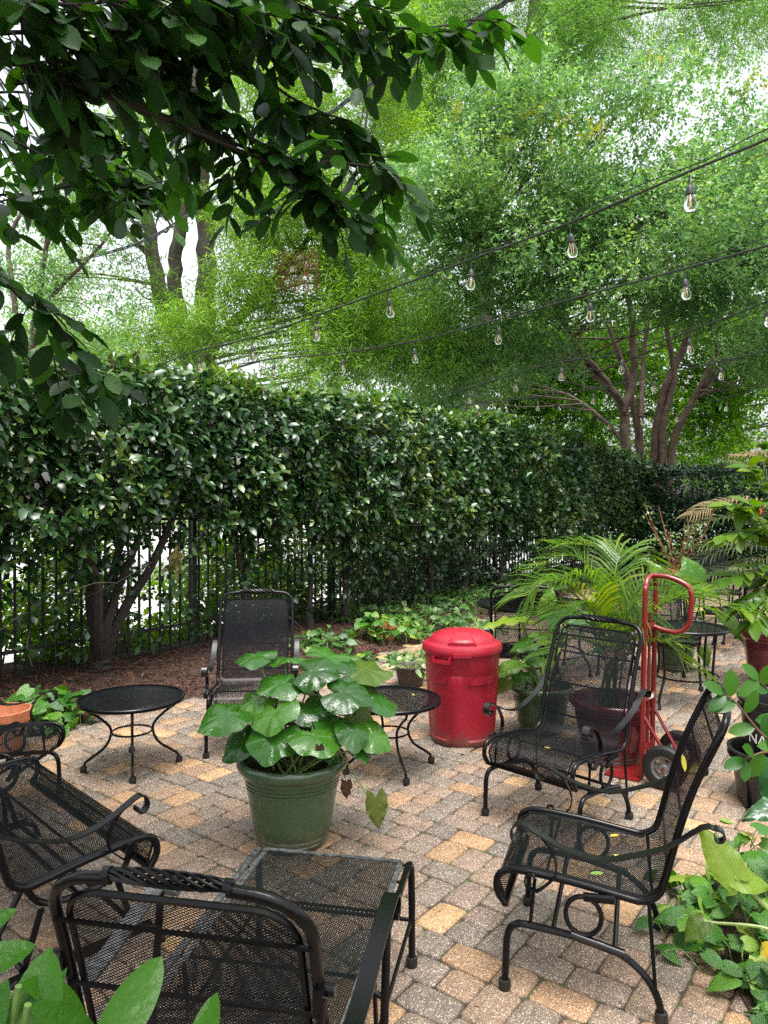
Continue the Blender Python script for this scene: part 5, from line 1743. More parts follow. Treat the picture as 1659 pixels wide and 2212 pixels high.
# --- burgundy pot with a feathery palm
def frond(parent, base, pts, n=26, ll=.22, mat='palm', droop=.35, wd=.010, name='frond', splay=.9):
    """pinnate leaf: a rachis curve with narrow leaflets in two rows"""
    P_ = cr([Vector(base)] + [Vector(p) for p in pts], 8)
    mb = MB()
    m_ = len(P_)
    mb.tube(P_, [.006 * (1 - .8 * i / (m_ - 1)) + .0012 for i in range(m_)], 5, cap=False)
    for k in range(n):
        f_ = .22 + .78 * k / (n - 1)
        i = min(m_ - 2, int(f_ * (m_ - 1)))
        q = P_[i].lerp(P_[i + 1], f_ * (m_ - 1) - i)
        tg = (P_[i + 1] - P_[i]).normalized()
        sd = tg.cross(Vector((0, 0, 1)))
        sd = sd.normalized() if sd.length > .15 else Vector((1, 0, 0))
        L = ll * (.55 + .75 * math.sin(PI * min(1, (f_ - .12) * .95))) * random.uniform(.88, 1.08)
        up_ = sd.cross(tg)
        for sg in (-1, 1):
            d0 = (tg * (.55 + .5 * f_) + sd * sg * splay + up_ * random.uniform(.1, .4)).normalized()
            a = q; b_ = q + d0 * L * .5; c2 = q + d0 * L * .95 + Vector((0, 0, -droop * L))
            w_ = (tg - d0 * tg.dot(d0)).normalized() * wd
            vs = [a - w_ * .4, a + w_ * .4, b_ - w_, b_ + w_, q + d0 * L * .78 + Vector((0, 0, -droop * L * .45)) - w_ * .7, q + d0 * L * .78 + Vector((0, 0, -droop * L * .45)) + w_ * .7, c2]
            mb.add(vs, [(0, 1, 3, 2), (2, 3, 5, 4), (4, 5, 6)])
    return mb.build(name, M[mat], parent)
pc = Vector((1.50, 4.84, 0))
pp_ = thing('potted_plant', 'burgundy pot with a feathery bright green palm beside the hand truck', 'potted plant', (pc.x, pc.y, 0))
make_pot(pp_, .278, .185, .40, M['pot_red'])
def fr_px(parent, c0, lst, y0, **kw):
    base = Vector((random.gauss(0, .05), random.gauss(0, .05), .34))
    pts = [D(a, b_, c0.y + d_) - Vector((c0.x, c0.y, 0)) for a, b_, d_ in lst]
    return frond(parent, base, pts, **kw)
for lst in [[(1300, 1330, .1), (1270, 1230, .15), (1230, 1200, .2), (1160, 1225, .2)], [(1290, 1340, .0), (1240, 1270, -.05), (1180, 1255, -.1), (1140, 1285, -.15)], [(1320, 1330, .1), (1330, 1230, .2), (1345, 1190, .3), (1380, 1205, .35)],
            [(1330, 1340, .1), (1330, 1215, .25), (1280, 1180, .35), (1200, 1175, .4)], [(1350, 1380, -.05), (1420, 1310, -.1), (1500, 1290, -.1), (1600, 1320, -.1)], [(1340, 1400, -.1), (1400, 1330, -.2), (1460, 1290, -.25), (1520, 1280, -.3)],
            [(1310, 1400, -.1), (1290, 1340, -.15), (1270, 1300, -.2), (1215, 1330, -.25)], [(1330, 1420, -.15), (1350, 1340, -.2), (1370, 1300, -.2), (1390, 1330, -.25)], [(1310, 1390, .0), (1250, 1330, .1), (1200, 1310, .1), (1150, 1330, .1)],
            [(1330, 1370, .1), (1400, 1290, .2), (1450, 1270, .25), (1510, 1310, .3)], [(1320, 1420, -.1), (1280, 1390, -.2), (1230, 1380, -.25), (1190, 1410, -.3)], [(1350, 1420, -.1), (1390, 1390, -.15), (1440, 1390, -.2), (1480, 1430, -.2)],
            [(1320, 1360, .1), (1300, 1280, .1), (1250, 1240, 0), (1190, 1260, -.1)], [(1335, 1380, .0), (1370, 1280, .05), (1420, 1250, .1), (1480, 1275, .1)]]:
    fr_px(pp_, pc, lst, 0, n=27, ll=.27, wd=.0078, droop=.22)
frond(pp_, (0, 0, .34), [(.02, -.03, .6), (-.03, -.1, .75), (-.04, -.16, .72)], n=14, ll=.1, mat='palm_dry')

# --- small dark pot by the can, with pale plant
pc = G(887, 1480)
sp = thing('potted_plant', 'small dark ribbed pot with a pale variegated plant beside the red can', 'potted plant', (pc.x, pc.y, 0))
mb = MB(); mb.lathe([(0, 0), (.105, 0), (.112, .02)] + [(.113 + .028 * k / 8 + (.0025 if k % 2 else 0), .03 + .13 * k / 8) for k in range(9)] + [(.152, .165), (.156, .18), (.148, .185), (.138, .178), (.13, .14)], 32); mb.build('pot', M['pot_brown'], sp)
mb = MB(); mb.lathe([(.0, .15), (.135, .15)], 24); mb.build('soil', M['soil'], sp)
HEART = heart_leaf()
hmesh = {}
def hleaf(matname):
    if matname not in hmesh:
        mb = MB(); mb.add(*HEART); hmesh[matname] = mb.mesh('leaf', M[matname])
    return hmesh[matname]
for i in range(34):
    a = random.uniform(0, 6.28); r_ = .15 * math.sqrt(random.random())
    b0 = Vector((r_ * .5 * math.cos(a), r_ * .5 * math.sin(a), .15))
    p = Vector((r_ * 1.5 * math.cos(a), r_ * 1.5 * math.sin(a), random.uniform(.16, .36) - r_ * .5))
    d_ = Vector((math.cos(a), math.sin(a), random.gauss(.1, .5)))
    place_leaf(hleaf('variegated' if i % 3 else 'pothos'), 'leaf', None, sp, p, d_, (random.gauss(0, .3), random.gauss(-.3, .3), 1), random.uniform(.05, .095))
    petiole(sp, b0, p, .0025, .0018, .02, M['stem_pale'])

# --- green pot farther back with cabbage-like leaves
pc = G(1460, 1446)
cp_ = thing('potted_plant', 'far green pot with big pale ruffled leaves behind the hand truck handle', 'potted plant', (pc.x, pc.y, 0))
make_pot(cp_, .21, .145, .34, M['pot_green'])
for i, (px, py, dd, d_, n_, L, W) in enumerate([(1505, 1252, -.1, (-.2, .1, .6), (.1, -.9, .35), .26, .26), (1480, 1262, -.15, (.1, 0, .7), (-.2, -1, .3), .2, .22), (1445, 1262, -.1, (-.6, .1, .7), (-.5, -.8, .5), .32, .17), (1470, 1275, -.2, (-.4, -.4, -.1), (0, -.5, 1), .24, .22), (1500, 1275, -.2, (.6, -.3, .1), (0, -.6, 1), .22, .2), (1565, 1330, -.2, (.5, -.3, -.6), (-.2, -.7, .8), .3, .17), (1380, 1310, -.1, (-.7, -.2, -.3), (0, -.5, 1), .28, .2), (1520, 1400, -.1, (.3, -.2, -.8), (.2, -.8, .5), .2, .15)]):
    p = D(px, py, pc.y + dd) - Vector((pc.x, pc.y, 0))
    place_leaf(ear_leaf(L, W, 40 + i, .04), 'leaf', M['ear'], cp_, p, d_, n_)
    petiole(cp_, (random.gauss(0, .03), random.gauss(0, .03), .29), p, .010, .005, .04)

# --- terracotta bowl with jade-like shrub on the far table
q = D(1452, 1240, 8.9)
jb = thing('potted_plant', 'terracotta bowl with a leggy succulent shrub on the far table', 'potted plant', (q.x, 8.75, .727))
mb = MB(); mb.lathe([(0, 0), (.10, 0), (.135, .05), (.165, .12), (.178, .125), (.180, .16), (.165, .162), (.155, .12), (.0, .12)], 36); mb.build('pot', M['terracotta'], jb, angle=40)
mb = MB(); LPs, LDs = [], []
for k in range(12):
    a = random.uniform(0, 6.28); sp_ = random.uniform(.15, .55)
    e = Vector((sp_ * math.cos(a), sp_ * .6 * math.sin(a), random.uniform(.45, .95)))
    pts = cr([(random.gauss(0, .03), random.gauss(0, .03), .12), e * .5 + Vector((random.gauss(0, .05), 0, .05)), e], 5)
    mb.tube(pts, [.011 * (1 - .7 * i / (len(pts) - 1)) for i in range(len(pts))], 5)
    for i in range(26):
        f_ = random.uniform(.25, 1.0)
        qv = pts[min(len(pts) - 1, int(f_ * (len(pts) - 1)))]
        LPs.append(qv + Vector((random.gauss(0, .05), random.gauss(0, .05), random.gauss(0, .04)))); LDs.append((random.gauss(0, 1), random.gauss(0, 1), random.gauss(.4, .6)))
for i in range(70):
    a = random.uniform(0, 6.28)
    LPs.append(Vector((.15 * math.cos(a), .15 * math.sin(a), random.uniform(.12, .22)))); LDs.append((math.cos(a), math.sin(a), .3))
mb.build('stem', M['twig_red'], jb)
scatter('foliage', *HLEAF, np.array([list(p) for p in LPs]), frames(np.array(LDs), unit(len(LPs)) * .5 + np.array([0, 0, 1])), rng.uniform(.035, .06, len(LPs)), M['jade'], jb, 'stuff')

# --- broad-leaved shrub in a burgundy pot at the right edge
pc = Vector((3.62, 6.9, 0))
bl = thing('potted_plant', 'tall shrub of big arching bright green leaves in a burgundy pot at the right edge', 'potted plant', (pc.x, pc.y, 0))
make_pot(bl, .27, .19, .48, M['pot_red'])
BLEAF = oval_leaf(.21, .05, .22, 7)
mbm = MB(); mbm.add(*BLEAF); blm = mbm.mesh('leaf', M['schefflera'])
stems_ = [[(1690, 1200, 0), (1640, 1120, -.1), (1580, 1090, -.2)], [(1680, 1190, 0), (1620, 1150, -.2), (1560, 1160, -.3)], [(1700, 1150, 0), (1660, 1060, 0), (1620, 1010, 0)], [(1690, 1230, -.1), (1630, 1230, -.2), (1570, 1250, -.3)],
          [(1710, 1150, 0), (1690, 1020, 0), (1650, 960, .1)], [(1720, 1200, .1), (1740, 1050, .1), (1750, 950, .1)], [(1680, 1250, -.2), (1640, 1280, -.3), (1600, 1310, -.4)], [(1690, 1180, 0), (1650, 1140, -.25), (1620, 1090, -.4)], [(1700, 1260, -.2), (1660, 1290, -.4), (1630, 1340, -.5)]]
for lst in stems_:
    W = [Vector((random.gauss(0, .03), random.gauss(0, .03), .4))] + [D(a, b_, pc.y + d_) - Vector((pc.x, pc.y, 0)) for a, b_, d_ in lst]
    path = cr(W, 7)
    mb = MB(); mb.tube(path, [.011 * (1 - .75 * i / (len(path) - 1)) for i in range(len(path))], 6); mb.build('stem', M['twig'], bl)
    k = 0
    for i in range(8, len(path)):
        tg = (path[i] - path[i - 1]).normalized()
        for rep in range(2):
            k += 1
            sd = tg.cross(Vector((0, 0, 1))).normalized() * (1 if k % 2 else -1)
            d_ = tg * .7 + sd * .8 + Vector((random.gauss(0, .25), random.gauss(-.1, .25), random.gauss(-.15, .25)))
            place_leaf(blm, 'leaf', None, bl, path[i], d_, (random.gauss(0, .3), random.gauss(-.35, .3), 1), random.uniform(.16, .24))
place_leaf(blm, 'bract', None, bl, D(1642, 1113, pc.y - .3) - Vector((pc.x, pc.y, 0)), (.1, 0, 1), (0, -1, .1), .07).data = (lambda me: (me.materials.clear(), me.materials.append(M['red_leaf']), me)[2])(blm.copy())

# --- palm behind it, mostly dull, a few dry fronds
pc = Vector((5.6, 9.6, 0))
dp = thing('potted_plant', 'dull green palm with some dry tan fronds near the low dark hedge', 'potted plant', (pc.x, pc.y, 0))
make_pot(dp, .26, .18, .42, M['pot_green'])
for lst, mt in [([(1720, 1150, -.1), (1640, 1090, -.2), (1560, 1085, -.3), (1500, 1110, -.4)], 'palm_dry'), ([(1720, 1180, -.1), (1640, 1130, -.2), (1560, 1120, -.3), (1500, 1140, -.3)], 'palm_dull'), ([(1720, 1190, 0), (1640, 1180, -.2), (1560, 1190, -.3), (1470, 1230, -.4)], 'palm_dull'),
                ([(1730, 1160, 0), (1690, 1080, 0), (1640, 1020, 0), (1580, 1000, 0)], 'palm_dull'), ([(1740, 1150, 0), (1700, 1040, .1), (1650, 990, .1), (1590, 985, .1)], 'palm_dry'), ([(1730, 1180, .1), (1660, 1110, .1), (1600, 1080, .1), (1530, 1090, .1)], 'palm_dull'),
                ([(1720, 1200, -.2), (1660, 1160, -.3), (1600, 1160, -.4), (1520, 1180, -.5)], 'palm_dull'), ([(1720, 1210, -.2), (1640, 1210, -.3), (1560, 1230, -.4), (1490, 1250, -.5)], 'palm_dull')]:
    fr_px(dp, pc, lst, 0, n=30, ll=.30, mat=mt, wd=.011)

# ------------------------------------------------------------------ hand truck
def make_truck():
    wn_, wf = G(1429, 1712), G(1472, 1660)
    axd = (wf - wn_).normalized()
    c = (wn_ + wf) / 2
    fwd = Vector((-axd.y, axd.x, 0))            # towards the toe plate
    if fwd.x > 0: fwd = -fwd
    c = c + fwd * .0
    rz = math.atan2(axd.y, axd.x)               # local x = axle, local y = left of it
    root = thing('hand_truck', 'red two-wheeled hand truck parked against the burgundy pot', 'hand truck', (c.x, c.y, 0), rz)
    yf = 1 if (Matrix.Rotation(rz, 3, 'Z') @ Vector((0, 1, 0))).dot(fwd) > 0 else -1
    wr = .127
    lean = .10 * yf
    y0 = .15 * yf
    def up(x, z): return Vector((x, y0 - .02 * yf * z / 1.2, z))
    hx = .115
    mb = MB()
    pts = [up(-hx, .02), up(-hx, .6), up(-hx, 1.10), up(-hx * .93, 1.17), up(-hx * .6, 1.215), up(0, 1.23), up(hx * .6, 1.215), up(hx * .93, 1.17), up(hx, 1.10), up(hx, .6), up(hx, .02)]
    mb.tube(cr(pts, 5), .0155, 10)
    fr = mb.build('frame', M['truck_red'], root)
    mb = MB(); mb.tube([up(0, .03), up(0, 1.0)], .010, 8); mb.build('centre_bar', M['truck_red'], root)
    mb = MB()
    hk = -yf
    lp_ = [up(0, 1.232), up(0, 1.228) + Vector((0, .10 * hk, .0)), up(0, 1.20) + Vector((0, .20 * hk, -.01)), up(0, 1.15) + Vector((0, .235 * hk, -.01)), up(0, 1.04) + Vector((0, .235 * hk, 0)), up(0, .95) + Vector((0, .225 * hk, 0)), up(0, .90) + Vector((0, .17 * hk, 0)), up(0, .905) + Vector((0, .08 * hk, 0)), up(0, .93)]
    mb.tube(cr(lp_, 5), .0155, 10); mb.build('handle', M['truck_red'], root)
    for z, nm in ((.93, 'crossbar'), (.50, 'crossbar'), (.20, 'crossbar')):
        mb = MB()
        pts = [up(-hx, z), up(-hx * .5, z) + Vector((0, .02 * hk, 0)), up(0, z) + Vector((0, .028 * hk, 0)), up(hx * .5, z) + Vector((0, .02 * hk, 0)), up(hx, z)]
        mb.strap(cr(pts, 4), (0, 0, 1), .038, .005); cb = mb.build(nm, M['truck_red'], root, angle=50)
        if z == .50:
            mb = MB()
            mb.strap([up(-hx * .62, z) + Vector((0, .0225 * hk, 0)), up(-hx * .12, z) + Vector((0, .0320 * hk, 0))], (0, 0, 1), .020, .003)
            mb.build('sticker', M['white'], cb)
    mb = MB(); mb.box((0, y0 + .105 * yf, .010), (.34, .21, .007)); mb.build('toe_plate', M['truck_red'], root, smooth=False)
    mb = MB(); mb.tube([(-.20, 0, wr), (.20, 0, wr)], .010, 8); mb.build('axle', M['truck_red'], root)
    for sx in (-1, 1):
        mb = MB(); mb.tube([up(sx * hx, .40), (sx * .10, .02 * hk, wr)], .011, 8); mb.build('strut', M['truck_red'], root)
        mb = MB(); mb.tube([(sx * .12, 0, wr), up(sx * hx, .10)], .010, 8); mb.build('strut', M['truck_red'], root)
        w = link(bpy.data.objects.new('wheel', None), root)
        w.location = (sx * .175, 0, wr)
        # tyre lathe about x
        rm = Matrix.Rotation(PI / 2, 3, 'Y')
        mb = MB(); mb.lathe([(.072, -.030), (.098, -.036), (.118, -.030), (.127, -.012), (.127, .012), (.118, .030), (.098, .036), (.072, .030), (.070, .0), (.072, -.030)], 40)
        mb.v = [tuple(rm @ Vector(v)) for v in mb.v]; mb.build('tyre', M['rubber'], w)
        mb = MB()
        mb.lathe([(.058, -.022), (.073, -.026), (.073, .026), (.058, .022), (.058, -.022)], 32)
        mb.lathe([(.0, -.034), (.022, -.034), (.026, -.024), (.026, .024), (.022, .034), (.0, .034)], 20)
        for k in range(5):
            a = 2 * PI * k / 5 + .3
            mb.box((.042 * math.cos(a), .042 * math.sin(a), 0), (.040, .024, .030), Matrix.Rotation(a, 3, 'Z'))
        mb.v = [tuple(rm @ Vector(v)) for v in mb.v]; mb.build('rim', M['hub'], w, angle=40)
        mb = MB(); mb.lathe([(.0, -.040), (.012, -.040), (.012, .040), (.0, .040)], 12); mb.v = [tuple(rm @ Vector(v)) for v in mb.v]; mb.build('hub_cap', M['rust'], w)
make_truck()

# ------------------------------------------------------------------ stacked black nursery tubs, right edge
bc = Vector((2.19, 4.12, 0))
def tub(label, z, rt, rb, h, text=None):
    root = thing('nursery_tub', label, 'tub', (bc.x, bc.y, z), 0, 'stacked black tubs')
    mb = MB()
    mb.lathe([(0, 0), (rb, 0), (rb + .004, .012), (rb + (rt - rb) * .8, h * .80), (rt - .004, h * .83), (rt + .012, h * .84), (rt + .014, h * .88), (rt, h * .89), (rt + .002, h * .95), (rt + .016, h * .96), (rt + .017, h), (rt - .006, h), (rt - .012, h * .9), (rb * .96, .02), (0, .02)], 48)
    mb.build('body', M['pot_black'], root, angle=35)
    for k in range(6):
        a = -PI / 2 + (k - 3) * .42
        u_ = Vector((math.cos(a), math.sin(a), 0))
        mb = MB(); mb.box(u_ * (rb + (rt - rb) * .4 + .004) + Vector((0, 0, h * .4)), (.012, .03, h * .74), Matrix.Rotation(a, 3, 'Z')); mb.build('rib', M['pot_black'], root, smooth=False)
    return root
tub('large black plastic tub on the pavers at the right edge, lowest of its stack', .0, .235, .19, .30)
up_t = tub('black plastic tub with white lettering, standing in the larger one at the right edge', .17, .185, .150, .42)
cu = bpy.data.curves.new('lettering', 'FONT')
cu.body = 'NATAS'
cu.size = .075
cu.align_x = 'CENTER'
cu.extrude = .0004
tob = bpy.data.objects.new('lettering', cu)
scene.collection.objects.link(tob)
bpy.context.view_layer.update()
dg = bpy.context.evaluated_depsgraph_get()
tme = bpy.data.meshes.new_from_object(tob.evaluated_get(dg))
bpy.data.objects.remove(tob)
for v in tme.vertices:
    a = R(-128) + v.co.x / .172
    rr_ = .176 + v.co.z
    v.co = (rr_ * math.cos(a), rr_ * math.sin(a), .19 + v.co.y)
tme.materials.clear(); tme.materials.append(M['white'])
link(bpy.data.objects.new('lettering', tme), up_t)

# ------------------------------------------------------------------ string lights
bulb_mb = MB(); bulb_mb.lathe([(.0, -.128), (.012, -.126), (.023, -.115), (.0275, -.098), (.026, -.082), (.020, -.064), (.014, -.052), (.013, -.044)], 16)
glass_me = bulb_mb.mesh('bulb', M['glass'])
mb = MB(); mb.lathe([(.0, .004), (.006, .002), (.012, -.006), (.016, -.016), (.0165, -.044), (.014, -.047), (.0, -.047)], 14); mb.tube([(0, 0, 0), (0, 0, .05)], .0035, 6)
sock_me = mb.mesh('lamp_socket', M['cable'], True, 40)
mb = MB(); mb.tube([(.004, 0, -.05), (.005, 0, -.098), (0, 0, -.106), (-.005, 0, -.098), (-.004, 0, -.05)], .0016, 5)
fil_me = mb.mesh('filament', M['filament'])
STR = [
 ('nearest string of clear bulbs, rising highest to the upper right', [(1900, 190, 3.0), (1659, 300, 3.4), (1490, 370, 3.8), (1233, 480, 4.4), (1018, 560, 5.0), (840, 625, 5.55), (682, 682, 6.1), (545, 730, 6.65), (430, 757, 7.1), (345, 788, 7.5)], [2, 3, 4, 5, 6, 7, 8]),
 ('second string of clear bulbs, below the highest one', [(1900, 460, 4.0), (1659, 530, 4.4), (1480, 580, 4.9), (1275, 635, 5.6), (1078, 690, 6.3), (895, 737, 7.0), (740, 762, 7.7), (592, 775, 8.4), (520, 786, 8.8)], [2, 3, 4, 5, 6, 7]),
 ('third string of clear bulbs, crossing the crape myrtle stems', [(1800, 590, 5.6), (1659, 650, 6.0), (1488, 716, 6.7), (1343, 763, 7.5), (1213, 782, 8.2), (1113, 808, 9.0), (1015, 838, 9.7), (925, 858, 10.3)], [1, 2, 3, 4, 5, 6]),
 ('fourth string of clear bulbs, low over the hedge top', [(1800, 720, 7.2), (1659, 757, 7.8), (1557, 781, 8.4), (1415, 812, 9.2), (1282, 840, 10.0), (1162, 857, 10.8), (1035, 872, 11.6), (950, 880, 12.2)], [2, 3, 4, 5, 6]),
 ('fifth string of clear bulbs, lowest and farthest', [(1780, 800, 10.4), (1659, 832, 11.0), (1570, 860, 11.6), (1462, 884, 12.4), (1388, 893, 13.1), (1315, 903, 13.8), (1255, 909, 14.4), (1190, 914, 15.0)], [2, 3, 4, 5, 6]),
]
for lab, lst, at in STR:
    W = [D(*p) for p in lst]
    root = thing('string_lights', lab, 'string lights', W[len(W) // 2], 0, 'strings of clear bulbs over the patio')
    off = W[len(W) // 2]
    path = cr([w - off for w in W], 8)
    mb = MB(); mb.tube(path, .0075, 6); mb.build('cable', M['cable'], root)
    mb = MB(); mb.tube([p + Vector((0, 0, .018 + .03 * abs(math.sin(i * .21)))) for i, p in enumerate(path)], .0032, 5); mb.build('support_wire', M['cable'], root)
    for i in at:
        s = link(bpy.data.objects.new('lamp_socket', sock_me), root)
        s.location = W[i] - off - Vector((0, 0, .070))
        s.scale = (1.12, 1.12, 1.12)
        s.rotation_euler = (random.gauss(0, .06), random.gauss(0, .06), random.uniform(0, 6))
        link(bpy.data.objects.new('bulb', glass_me), s)
        link(bpy.data.objects.new('filament', fil_me), s)

# utility cable, twisted
W = [D(1150, -30, 8.5), D(1000, 60, 9), D(800, 183, 10), D(640, 300, 11), D(500, 402, 12), D(400, 470, 13), D(300, 525, 14), D(150, 568, 15.5)]
root = thing('utility_cable', 'twisted overhead utility cable crossing behind the dark leaves', 'cable', W[4])
path = cr([w - W[4] for w in W], 26)
for k in range(3):
    mb = MB(); pts = []
    for i, p in enumerate(path):
        a = i * .42 + k * 2 * PI / 3
        pts.append(p + Vector((.022 * math.cos(a), 0, .022 * math.sin(a))))
    mb.tube(pts, .013, 5); mb.build('strand', M['cable_grey'], root)
W = [D(1300, -20, 9), D(1000, 165, 11), D(700, 330, 14), D(480, 435, 16)]
root = thing('utility_cable', 'thin straight overhead wire above the twisted cable', 'cable', W[1])
mb = MB(); mb.tube(cr([w - W[1] for w in W], 12), .006, 5); mb.build('wire', M['cable_grey'], root)

# ------------------------------------------------------------------ ground cover and border plants
def leaf_patch(root, n, pos_fn, size, mat, height, individual=True, lean=(0, 0)):
    me = hleaf(mat)
    LPs, LDs, LNs, Ss = [], [], [], []
    mbv = MB()
    for i in range(n):
        b0, h = pos_fn(i)
        a = random.uniform(0, 6.28)
        top = b0 + Vector((random.gauss(0, .04), random.gauss(0, .04), h))
        d_ = Vector((math.cos(a) + lean[0], math.sin(a) + lean[1], random.gauss(-.25, .3)))
        nn = Vector((random.gauss(0, .35), random.gauss(-.35, .35), 1))
        LPs.append(top); LDs.append(d_); LNs.append(nn); Ss.append(random.uniform(*size))
        q = cr([b0, b0.lerp(top, .6) + Vector((random.gauss(0, .02), random.gauss(0, .02), .02)), top], 2)
        mbv.tube(q, .0022, 4, cap=False)
    Rm_ = frames(np.array(LDs, float), np.array(LNs, float))
    if individual:
        for p, rm_, s in zip(LPs, Rm_, Ss):
            o = link(bpy.data.objects.new('leaf', me), root)
            o.matrix_local = Matrix.Translation(p) @ Matrix(rm_.tolist()).to_4x4() @ Matrix.Scale(s, 4)
    else:
        scatter('foliage', *HEART, np.array([list(p) for p in LPs]), Rm_, np.array(Ss), M[mat], root, 'stuff')
    mbv.build('stems', M['stem'], root)['kind'] = 'stuff'
# bottom right border
c0 = Vector((1.75, 2.6, 0))
pr_ = thing('ground_cover', 'glossy pothos-like ground cover spilling over the pavers at the lower right', 'plant', c0)
def pf(i):
    while True:
        y = random.uniform(1.9, 3.25); 
        edge = 1.13 + .06 * math.sin(y * 6) + (.10 if y > 2.95 else 0) + max(0, 2.55 - y) * .05
        x = edge + random.random() ** 1.2 * .75
        if x < y * .66 + .15: break
    h = min(.26, .04 + (x - edge) * .5) * random.uniform(.5, 1.2)
    return Vector((x, y, 0)) - c0, h
leaf_patch(pr_, 296, pf, (.068, .115), 'pothos', .15)
mb = MB(); mb.add([(1.16, 1.7, 0), (1.2, 2.4, 0), (1.28, 3.1, 0), (1.5, 3.3, 0), (2.8, 3.4, 0), (2.8, 1.6, 0)], [(0, 5, 4, 3, 2, 1)])
o = mb.build('planting_bed', M['mulch'], None, smooth=False); o.location.z = .012; o['kind'] = 'structure'
for v in range(3):
    a, b_ = Vector((1.2, 2.75 + v * .12, .03)), Vector((1.06 - .03 * v, 2.6 + v * .25, .012))
# tall alocasia leaf and a large dark taro leaf there
al = thing('elephant_ear_plant', 'elephant ear with one big light green leaf above the ground cover at right', 'plant', (1.55, 2.35, 0))
p = D(1570, 1885, 2.42) - Vector((1.55, 2.35, 0))
place_leaf(ear_leaf(.17, .11, 71, .03, 6, .12), 'leaf', M['ear_yellow'], al, D(1585, 1892, 2.36) - Vector((1.55, 2.35, 0)), (-.25, .25, .45), (-.35, -.75, .8))
place_leaf(ear_leaf(.12, .10, 72, .03, 6, .15), 'leaf', M['ear_yellow'], al, D(1588, 1895, 2.37) - Vector((1.55, 2.35, 0)), (.9, -.1, -.1), (.0, -.6, 1))
petiole(al, (.02, .05, .0), D(1585, 1893, 2.36) - Vector((1.55, 2.35, 0)), .010, .006, .02, M['stem_pale'])
place_leaf(ear_leaf(.09, .08, 73, .04, 5, .3), 'leaf', M['leopard_pale'], al, D(1520, 1990, 2.5) - Vector((1.55, 2.35, 0)), (-.7, -.3, -.3), (-.1, -.5, 1))
petiole(al, (.10, .0, .0), D(1520, 1990, 2.5) - Vector((1.55, 2.35, 0)), .007, .005, .10, M['stem_pale'])
place_leaf(ear_leaf(.055, .05, 74, .04, 5, .2), 'leaf', M['yellow_spotted'], al, D(1652, 2050, 2.25) - Vector((1.55, 2.35, 0)), (.3, -.3, .1), (-.2, -.7, .8))['label'] = 'yellow fading leaf'
ta_ = thing('taro_plant', 'taro with a large drooping dark green leaf at the right edge below the tubs', 'plant', (1.75, 2.85, 0))
place_leaf(ear_leaf(.22, .17, 81, .045, 6, .2), 'leaf', M['ear_dark'], ta_, D(1692, 1668, 2.75) - Vector((1.75, 2.85, 0)), (-.15, -.3, -1), (-.6, -.9, .25))
place_leaf(ear_leaf(.16, .10, 82, .04, 6, .2), 'leaf', M['ear_dark'], ta_, D(1690, 1740, 2.72) - Vector((1.75, 2.85, 0)), (-1, -.2, -.1), (0, -.4, .8))
petiole(ta_, (0, 0, 0), D(1692, 1668, 2.75) - Vector((1.75, 2.85, 0)), .010, .006, .06)
petiole(ta_, (.02, 0, 0), D(1690, 1740, 2.72) - Vector((1.75, 2.85, 0)), .008, .005, .06)
# sapling branches reaching in from the right edge
sg_ = thing('sapling', 'thin sapling with oval leaves reaching in front of the tubs at right', 'plant', (1.85, 2.3, 0))
SLEAF = oval_leaf(.26, .04, .12, 6); mbm = MB(); mbm.add(*SLEAF); slm = mbm.mesh('leaf', M['sapling'])
for lst in [[(1760, 1800, 2.3), (1700, 1640, 2.3), (1640, 1580, 2.3), (1590, 1518, 2.3), (1565, 1500, 2.3)], [(1760, 1760, 2.3), (1710, 1590, 2.32), (1665, 1500, 2.35), (1640, 1470, 2.35)], [(1760, 1790, 2.28), (1700, 1650, 2.25), (1655, 1625, 2.22), (1610, 1640, 2.2)]]:
    W = [Vector((0, 0, 0))] + [D(*p) - Vector((1.85, 2.3, 0)) for p in lst]
    path = cr(W, 7)
    mb = MB(); mb.tube(path, [.007 * (1 - .75 * i / (len(path) - 1)) for i in range(len(path))], 6); mb.build('stem', M['twig'], sg_)
    for k, i in enumerate(range(13, len(path), 3)):
        tg = (path[i] - path[i - 1]).normalized()
        a_ = Vector((0, -1, 0)).cross(tg).normalized() * (1 if k % 2 else -1)
        place_leaf(slm, 'leaf', None, sg_, path[i], tg * .5 + a_ * .9 + Vector((random.gauss(0, .15), random.gauss(-.2, .2), random.gauss(0, .2))), (random.gauss(0, .3), -.8, .6), random.uniform(.065, .095))
    place_leaf(slm, 'leaf', None, sg_, path[-1], (path[-1] - path[-2]).normalized(), (0, -.8, .6), .075)

# big lance leaves at the bottom left, close to the camera
li = thing('cast_iron_plant', 'broad lance-shaped green leaves poking up at the lower left corner', 'plant', (-.72, 1.05, 0))
CLEAF = oval_leaf(.16, .05, .10, 12)
mbm = MB(); mbm.add(*CLEAF); clm = mbm.mesh('leaf', M['cast_iron'])
def lance(tip, base, n_, w=1.0, sc=None, yellow=False):
    t_, b_ = D(*tip) - Vector((-.72, 1.05, 0)), D(*base) - Vector((-.72, 1.05, 0))
    d_ = t_ - b_
    L = d_.length
    o = place_leaf(clm, 'leaf', None, li, b_, d_, n_, L)
    o.scale = (L * w, L, L)
    petiole(li, (b_.x * .3, b_.y * .3, 0), b_, .006, .005, .02, M['stem'])
lance((354, 2062, 1.12), (185, 2330, 1.0), (.4, -1, .6), 1.15)
lance((100, 2045, 1.05), (30, 2420, .95), (.1, -1, .3), 1.25)
lance((78, 2028, 1.2), (-170, 2150, 1.1), (.1, -.6, .9), 1.1)
lance((128, 2090, 1.15), (60, 2330, 1.1), (-.8, -1, .3), .9)
lance((210, 2185, 1.12), (40, 2130, 1.0), (.1, -.6, 1), 1.0)
